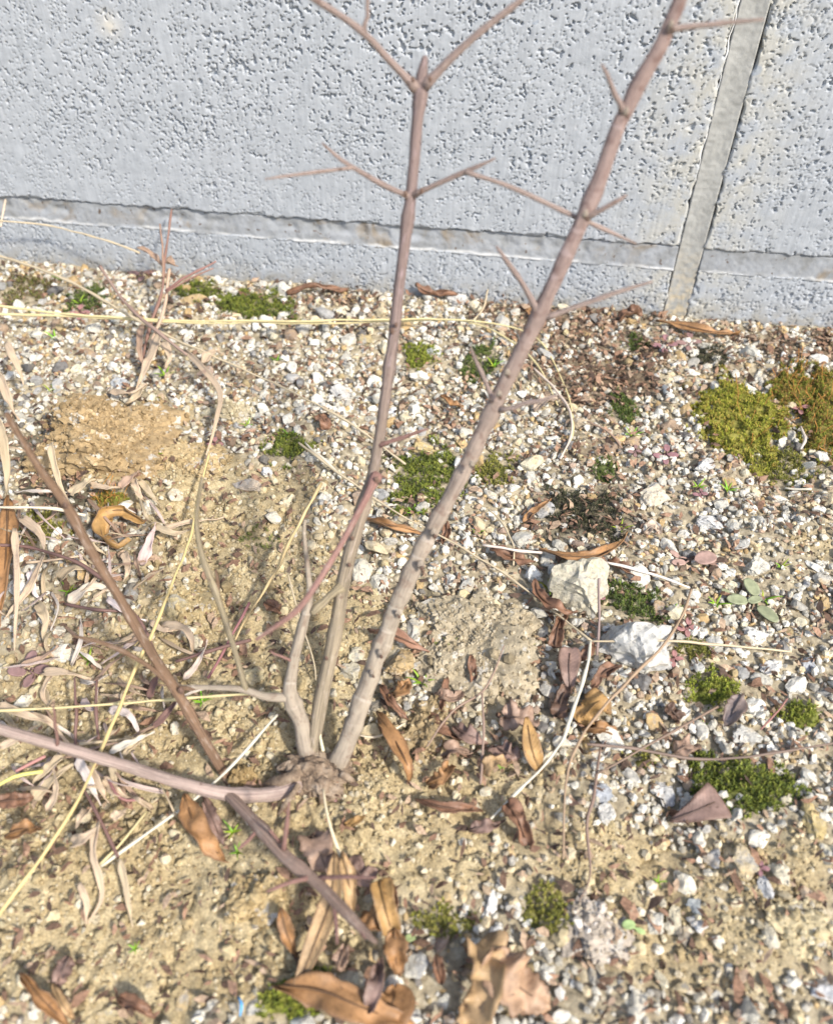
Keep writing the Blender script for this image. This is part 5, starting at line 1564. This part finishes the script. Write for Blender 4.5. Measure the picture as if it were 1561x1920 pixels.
# middle stem
a_ = part('stem', [(582, 1420, .2135, 36), (592, 1365, .212, 36), (605, 1290, .211, 36), (627, 1190, .209, 34), (645, 1080, .207, 34), (675, 970, .205, 32), (700, 880, .203, 27), (715, 790, .2005, 27), (735, 650, .197, 27),
                   (745, 560, .195, 27), (760, 440, .192, 27), (770, 360, .19, 27), (780, 250, .188, 27), (790, 150, .186, 30), (797, 106, .185, 13)], (.25, .205, .145), shrub, ridge=.16,
          nodes=[(.61, .22, .012), (.805, .25, .012), (.95, .25, .014), (.40, .2, .012), (.2, .12, .012)], sides=12, label='middle upright stem with a cut top', seed=5, tint=(.82, .74, .95))
twig(a_, [(765, 368, .1895, 20), (715, 345, .187, 16), (655, 310, .184, 14), (630, 292, .1832, 11), (603, 268, .182, 6)])
twig(a_, [(662, 314, .1842, 12), (600, 322, .182, 11), (550, 328, .18, 9), (497, 336, .178, 6)], PINK)
twig(a_, [(775, 365, .1895, 20), (830, 340, .187, 16), (878, 319, .185, 14), (900, 310, .184, 10), (928, 297, .183, 7)])
twig(a_, [(872, 322, .185, 14), (960, 352, .183, 14), (1050, 394, .182, 14), (1120, 425, .181, 13), (1192, 457, .18, 7)], PINK)
twig(a_, [(780, 165, .186, 26), (732, 116, .183, 21), (680, 60, .18, 20), (620, 18, .178, 19), (560, -18, .176, 18)])
twig(a_, [(682, 62, .18, 16), (688, 30, .179, 13), (692, -20, .178, 11)])
twig(a_, [(795, 162, .186, 26), (850, 105, .183, 22), (900, 60, .181, 22), (1000, -18, .178, 20)])
twig(a_, [(706, 892, .2025, 24), (672, 960, .194, 20), (622, 1050, .186, 18), (560, 1140, .178, 18), (480, 1200, .172, 10)], RED)
twig(a_, [(712, 835, .201, 16), (755, 820, .199, 13), (802, 804, .197, 8)], RED)
twig(a_, [(640, 1100, .2065, 26), (600, 1135, .205, 24), (585, 1150, .204, 22)], OLIVE)
for (a, c, dep, wd) in [(706, 902, .2, 22), (735, 622, .194, 16), (742, 610, .194, 12), (760, 365, .187, 15), (790, 360, .187, 14), (660, 1010, .203, 14), (655, 1060, .204, 13), (612, 1235, .207, 13), (774, 150, .183, 13), (806, 150, .183, 13)]:
    bud(a_, a, c, dep, wd)

# left fork
c_ = part('stem', [(585, 1440, .2135, 62), (573, 1400, .2125, 46), (562, 1350, .211, 40), (543, 1302, .209, 36), (548, 1250, .208, 27), (565, 1180, .206, 25), (580, 1120, .204, 17), (576, 1060, .203, 12), (570, 1000, .202, 10), (572, 975, .201, 7)], GREY, shrub,
          nodes=[(.27, .25, .02), (.66, .2, .02)], sides=12, label='short pale forked stem left of the middle stem', seed=8)
t1 = part('branch', [(545, 1308, .209, 26), (495, 1306, .207, 20), (460, 1294, .206, 17), (420, 1290, .206, 15), (335, 1288, .206, 11)], GREY, c_, sides=9, seed=3)
part('twig', [(462, 1296, .206, 15), (440, 1220, .203, 13), (418, 1150, .2, 15), (398, 1095, .198, 17), (376, 1030, .197, 13), (369, 965, .196, 11), (380, 895, .195, 7)], OLIVE, c_, sides=9, rough=.16, nodes=[(.5, .3, .03)], seed=9)
twig(c_, [(410, 1120, .199, 12), (408, 1090, .198, 11), (404, 1068, .197, 8)], BROWN)
twig(c_, [(553, 1240, .2075, 12), (530, 1232, .205, 9), (508, 1222, .203, 6)], RED)

# brown stem to the left
d_ = part('stem', [(445, 1490, .214, 24.1), (395, 1410, .210, 24.1), (340, 1312, .206, 24.1), (282, 1222, .202, 24.1), (230, 1132, .199, 23.2), (180, 1050, .196, 23.2), (125, 950, .192, 22.4), (70, 872, .188, 18.9), (12, 775, .184, 13.8)], BROWN, shrub,
          nodes=[(.24, .25, .02), (.5, .22, .015), (.75, .25, .015)], ridge=.14, sides=12, label='brown stem leaning left', seed=11)
twig(d_, [(322, 1285, .205, 18), (265, 1240, .2, 14), (200, 1208, .196, 14), (135, 1192, .193, 9)], BROWN, rough=.25)
twig(d_, [(318, 1290, .205, 18), (345, 1291, .2055, 14), (372, 1290, .206, 11)], BROWN)
bud(d_, 340, 1296, .203, 20); bud(d_, 124, 948, .189, 16)

# pale low branch and the drooping spiny one
e_ = part('stem', [(618, 1446, .2095, 48), (572, 1464, .2078, 42), (520, 1486, .2058, 37), (435, 1490, .203, 32), (340, 1468, .2, 28), (250, 1440, .198, 27), (100, 1396, .194, 26), (-50, 1352, .19, 24)], PINK, shrub, nodes=[(.25, .22, .02), (.65, .15, .015)], sides=12, label='pale pink low stem running to the left edge', seed=14)
twig(e_, [(108, 1398, .1935, 12), (104, 1360, .19, 9), (100, 1325, .187, 6)], RED)
f_ = part('stem', [(425, 1488, .203, 26), (480, 1545, .193, 30), (530, 1602, .185, 32), (590, 1652, .178, 30), (640, 1702, .172, 28), (680, 1745, .168, 22), (705, 1768, .165, 8)], (.27, .19, .15), shrub, nodes=[(.3, .15, .03), (.55, .2, .03)], sides=12, label='drooping spiny stem in front', seed=17)
for pts in ([(486, 1552, .192, 16), (466, 1575, .189, 12), (446, 1592, .187, 7)], [(532, 1590, .1845, 18), (537, 1550, .181, 13), (542, 1505, .178, 9)], [(580, 1645, .1785, 16), (540, 1656, .175, 13), (500, 1672, .172, 7)], [(600, 1646, .178, 16), (650, 1644, .174, 13), (705, 1646, .171, 8)],
            [(625, 1690, .1735, 14), (630, 1730, .17, 12), (632, 1770, .167, 8)], [(662, 1728, .17, 13), (674, 1742, .168, 10), (684, 1760, .166, 6)], [(524, 1578, .186, 12), (512, 1564, .184, 9), (505, 1556, .183, 6)]):
    twig(f_, pts, RED, 'spine')
g_ = part('stem', [(628, 1455, .211, 15), (630, 1520, .206, 14), (638, 1570, .202, 13), (646, 1615, .1985, 12)], (.31, .19, .18), shrub, sides=8, label='thin mauve shoot hanging from the foot', seed=19)

# rotten foot
V, F = ICO[5]
V = V.copy()
nz = .3 * noise(V[:, 0] * 1.6, V[:, 1] * 1.6, V[:, 2] * 1.6, seed=5) + .2 * noise(V[:, 0] * 4, V[:, 1] * 4, V[:, 2] * 4, seed=6) + .12 * noise(V[:, 0] * 10, V[:, 1] * 10, V[:, 2] * 10, seed=7) + .06 * noise(V[:, 0] * 24, V[:, 1] * 24, V[:, 2] * 24, seed=7)
V = V * (1 + nz)[:, None] * np.array([.0088, .0056, .0046])
o = link('root_crown', mesh_np('root_crown', V, tris=F, smooth=False), M['rotten_wood'], shrub)
o.location = Vector(G(592, 1456, 1.2)) - Vector(SB)
for (x0, y0, x1, y1, wd) in [(560, 1450, 490, 1475, 26), (600, 1460, 620, 1500, 20), (560, 1470, 520, 1530, 14), (545, 1430, 515, 1440, 14), (612, 1462, 600, 1510, 18), (560, 1440, 535, 1470, 24), (640, 1450, 668, 1470, 16)]:
    q = px_tube('root', [(x0, y0, 5, wd), ((x0 + x1) / 2, (y0 + y1) / 2, 3.5, wd * .8), (x1, y1, -1, wd * .4)], M['rotten_wood'], shrub, sides=8, rough=.3, seed=x0)
    q.location = -Vector(SB)

# ------------------------------------------------------------------ what each loose pebble lies beside
MARK = [(362, 560, 'flat ochre stone'), (1092, 1100, 'largest cream stone'), (1180, 1198, 'speckled granite stone'), (735, 769, 'brightest white pebble'), (815, 661, 'white angular pebble'), (1227, 925, 'round yellowish stone'),
        (1412, 1190, 'clean white oval stone'), (1322, 973, 'broad white stone'), (790, 838, 'yellow ochre stone'), (755, 1232, 'orange tan stone'), (1384, 1606, 'ochre and white stone'), (1262, 1712, 'tall cream stone'),
        (1458, 1630, 'three cornered stone'), (1522, 1530, 'long ochre stone'), (1190, 1868, 'long white stone'), (655, 1832, 'tan and white stone'), (1138, 1518, 'white square stone'), (203, 1892, 'round tan pebble in the corner'),
        (918, 1690, 'white shard'), (1392, 1375, 'pale stone lump'), (1510, 1240, 'dark grey stone'), (1440, 1250, 'white stone by the black hollow'), (50, 550, 'brown green moss'), (468, 574, 'wide green moss at the wall foot'),
        (783, 676, 'bright moss between the stems'), (905, 685, 'dark moss by the thick stem'), (1386, 785, 'domed moss cushion'), (1540, 775, 'rust moss cushion'), (1460, 878, 'olive moss strip'), (795, 895, 'broad moss mat'),
        (545, 845, 'moss by the broken straw'), (85, 985, 'olive moss under the brown stem'), (1166, 770, 'narrow dark moss'), (1085, 965, 'blackish moss'), (1326, 1298, 'moss below the hollow'), (1385, 1475, 'wide moss mat'),
        (1500, 1346, 'small bright moss'), (1015, 1712, 'olive moss tuft'), (822, 1722, 'thin olive moss'), (1305, 1520, 'triangular leaf'), (940, 1840, 'largest crumpled leaf'), (700, 1890, 'orange leaf at the bottom'),
        (600, 1440, 'shrub foot'), (205, 835, 'large tan clod'), (905, 1215, 'rough gritty lump'), (1412, 1128, 'grey green seedling'), (1296, 1052, 'pink round leaf'), (230, 1000, 'curled orange leaf'), (990, 1400, 'ochre pointed leaf'),
        (1090, 1040, 'crescent leaf'), (1328, 668, 'small blackish moss'), (1300, 612, 'rolled leaf at the wall'), (285, 700, 'dry stalk'), (1060, 780, 'curling root thread'), (130, 640, 'sprout in the left gravel'), (640, 735, 'grey white gravel block'),
        (1200, 1405, 'level brown twig'), (1100, 1600, 'hanging root threads'), (740, 1720, 'folded ochre leaf'), (400, 1560, 'folded leaf under the branch')]
DIRN = ['right of', 'above and right of', 'above', 'above and left of', 'left of', 'below and left of', 'below', 'below and right of']
TNAME = ['whitish', 'grey', 'ochre']
groups = {}
for (o, a, b, t) in PEBS:
    d2, mx, my, nm = min(((a - mx) ** 2 + (b - my) ** 2, mx, my, nm) for mx, my, nm in MARK)
    k8 = int(round(math.atan2(my - b, a - mx) / (math.pi / 4))) % 8
    groups.setdefault((t, k8, nm), []).append((d2, o))
ORDN = ['nearest', 'second nearest', 'third nearest', 'fourth nearest', 'fifth nearest', 'sixth nearest', 'seventh nearest', 'eighth nearest']
for (t, k8, nm), lst in groups.items():
    lst.sort(key=lambda q: q[0])
    for i, (_, o) in enumerate(lst):
        pre = '' if len(lst) == 1 else ORDN[min(i, 7)] + ' '
        o['label'] = f'{pre}{TNAME[t]} pebble {DIRN[k8]} the {nm}'
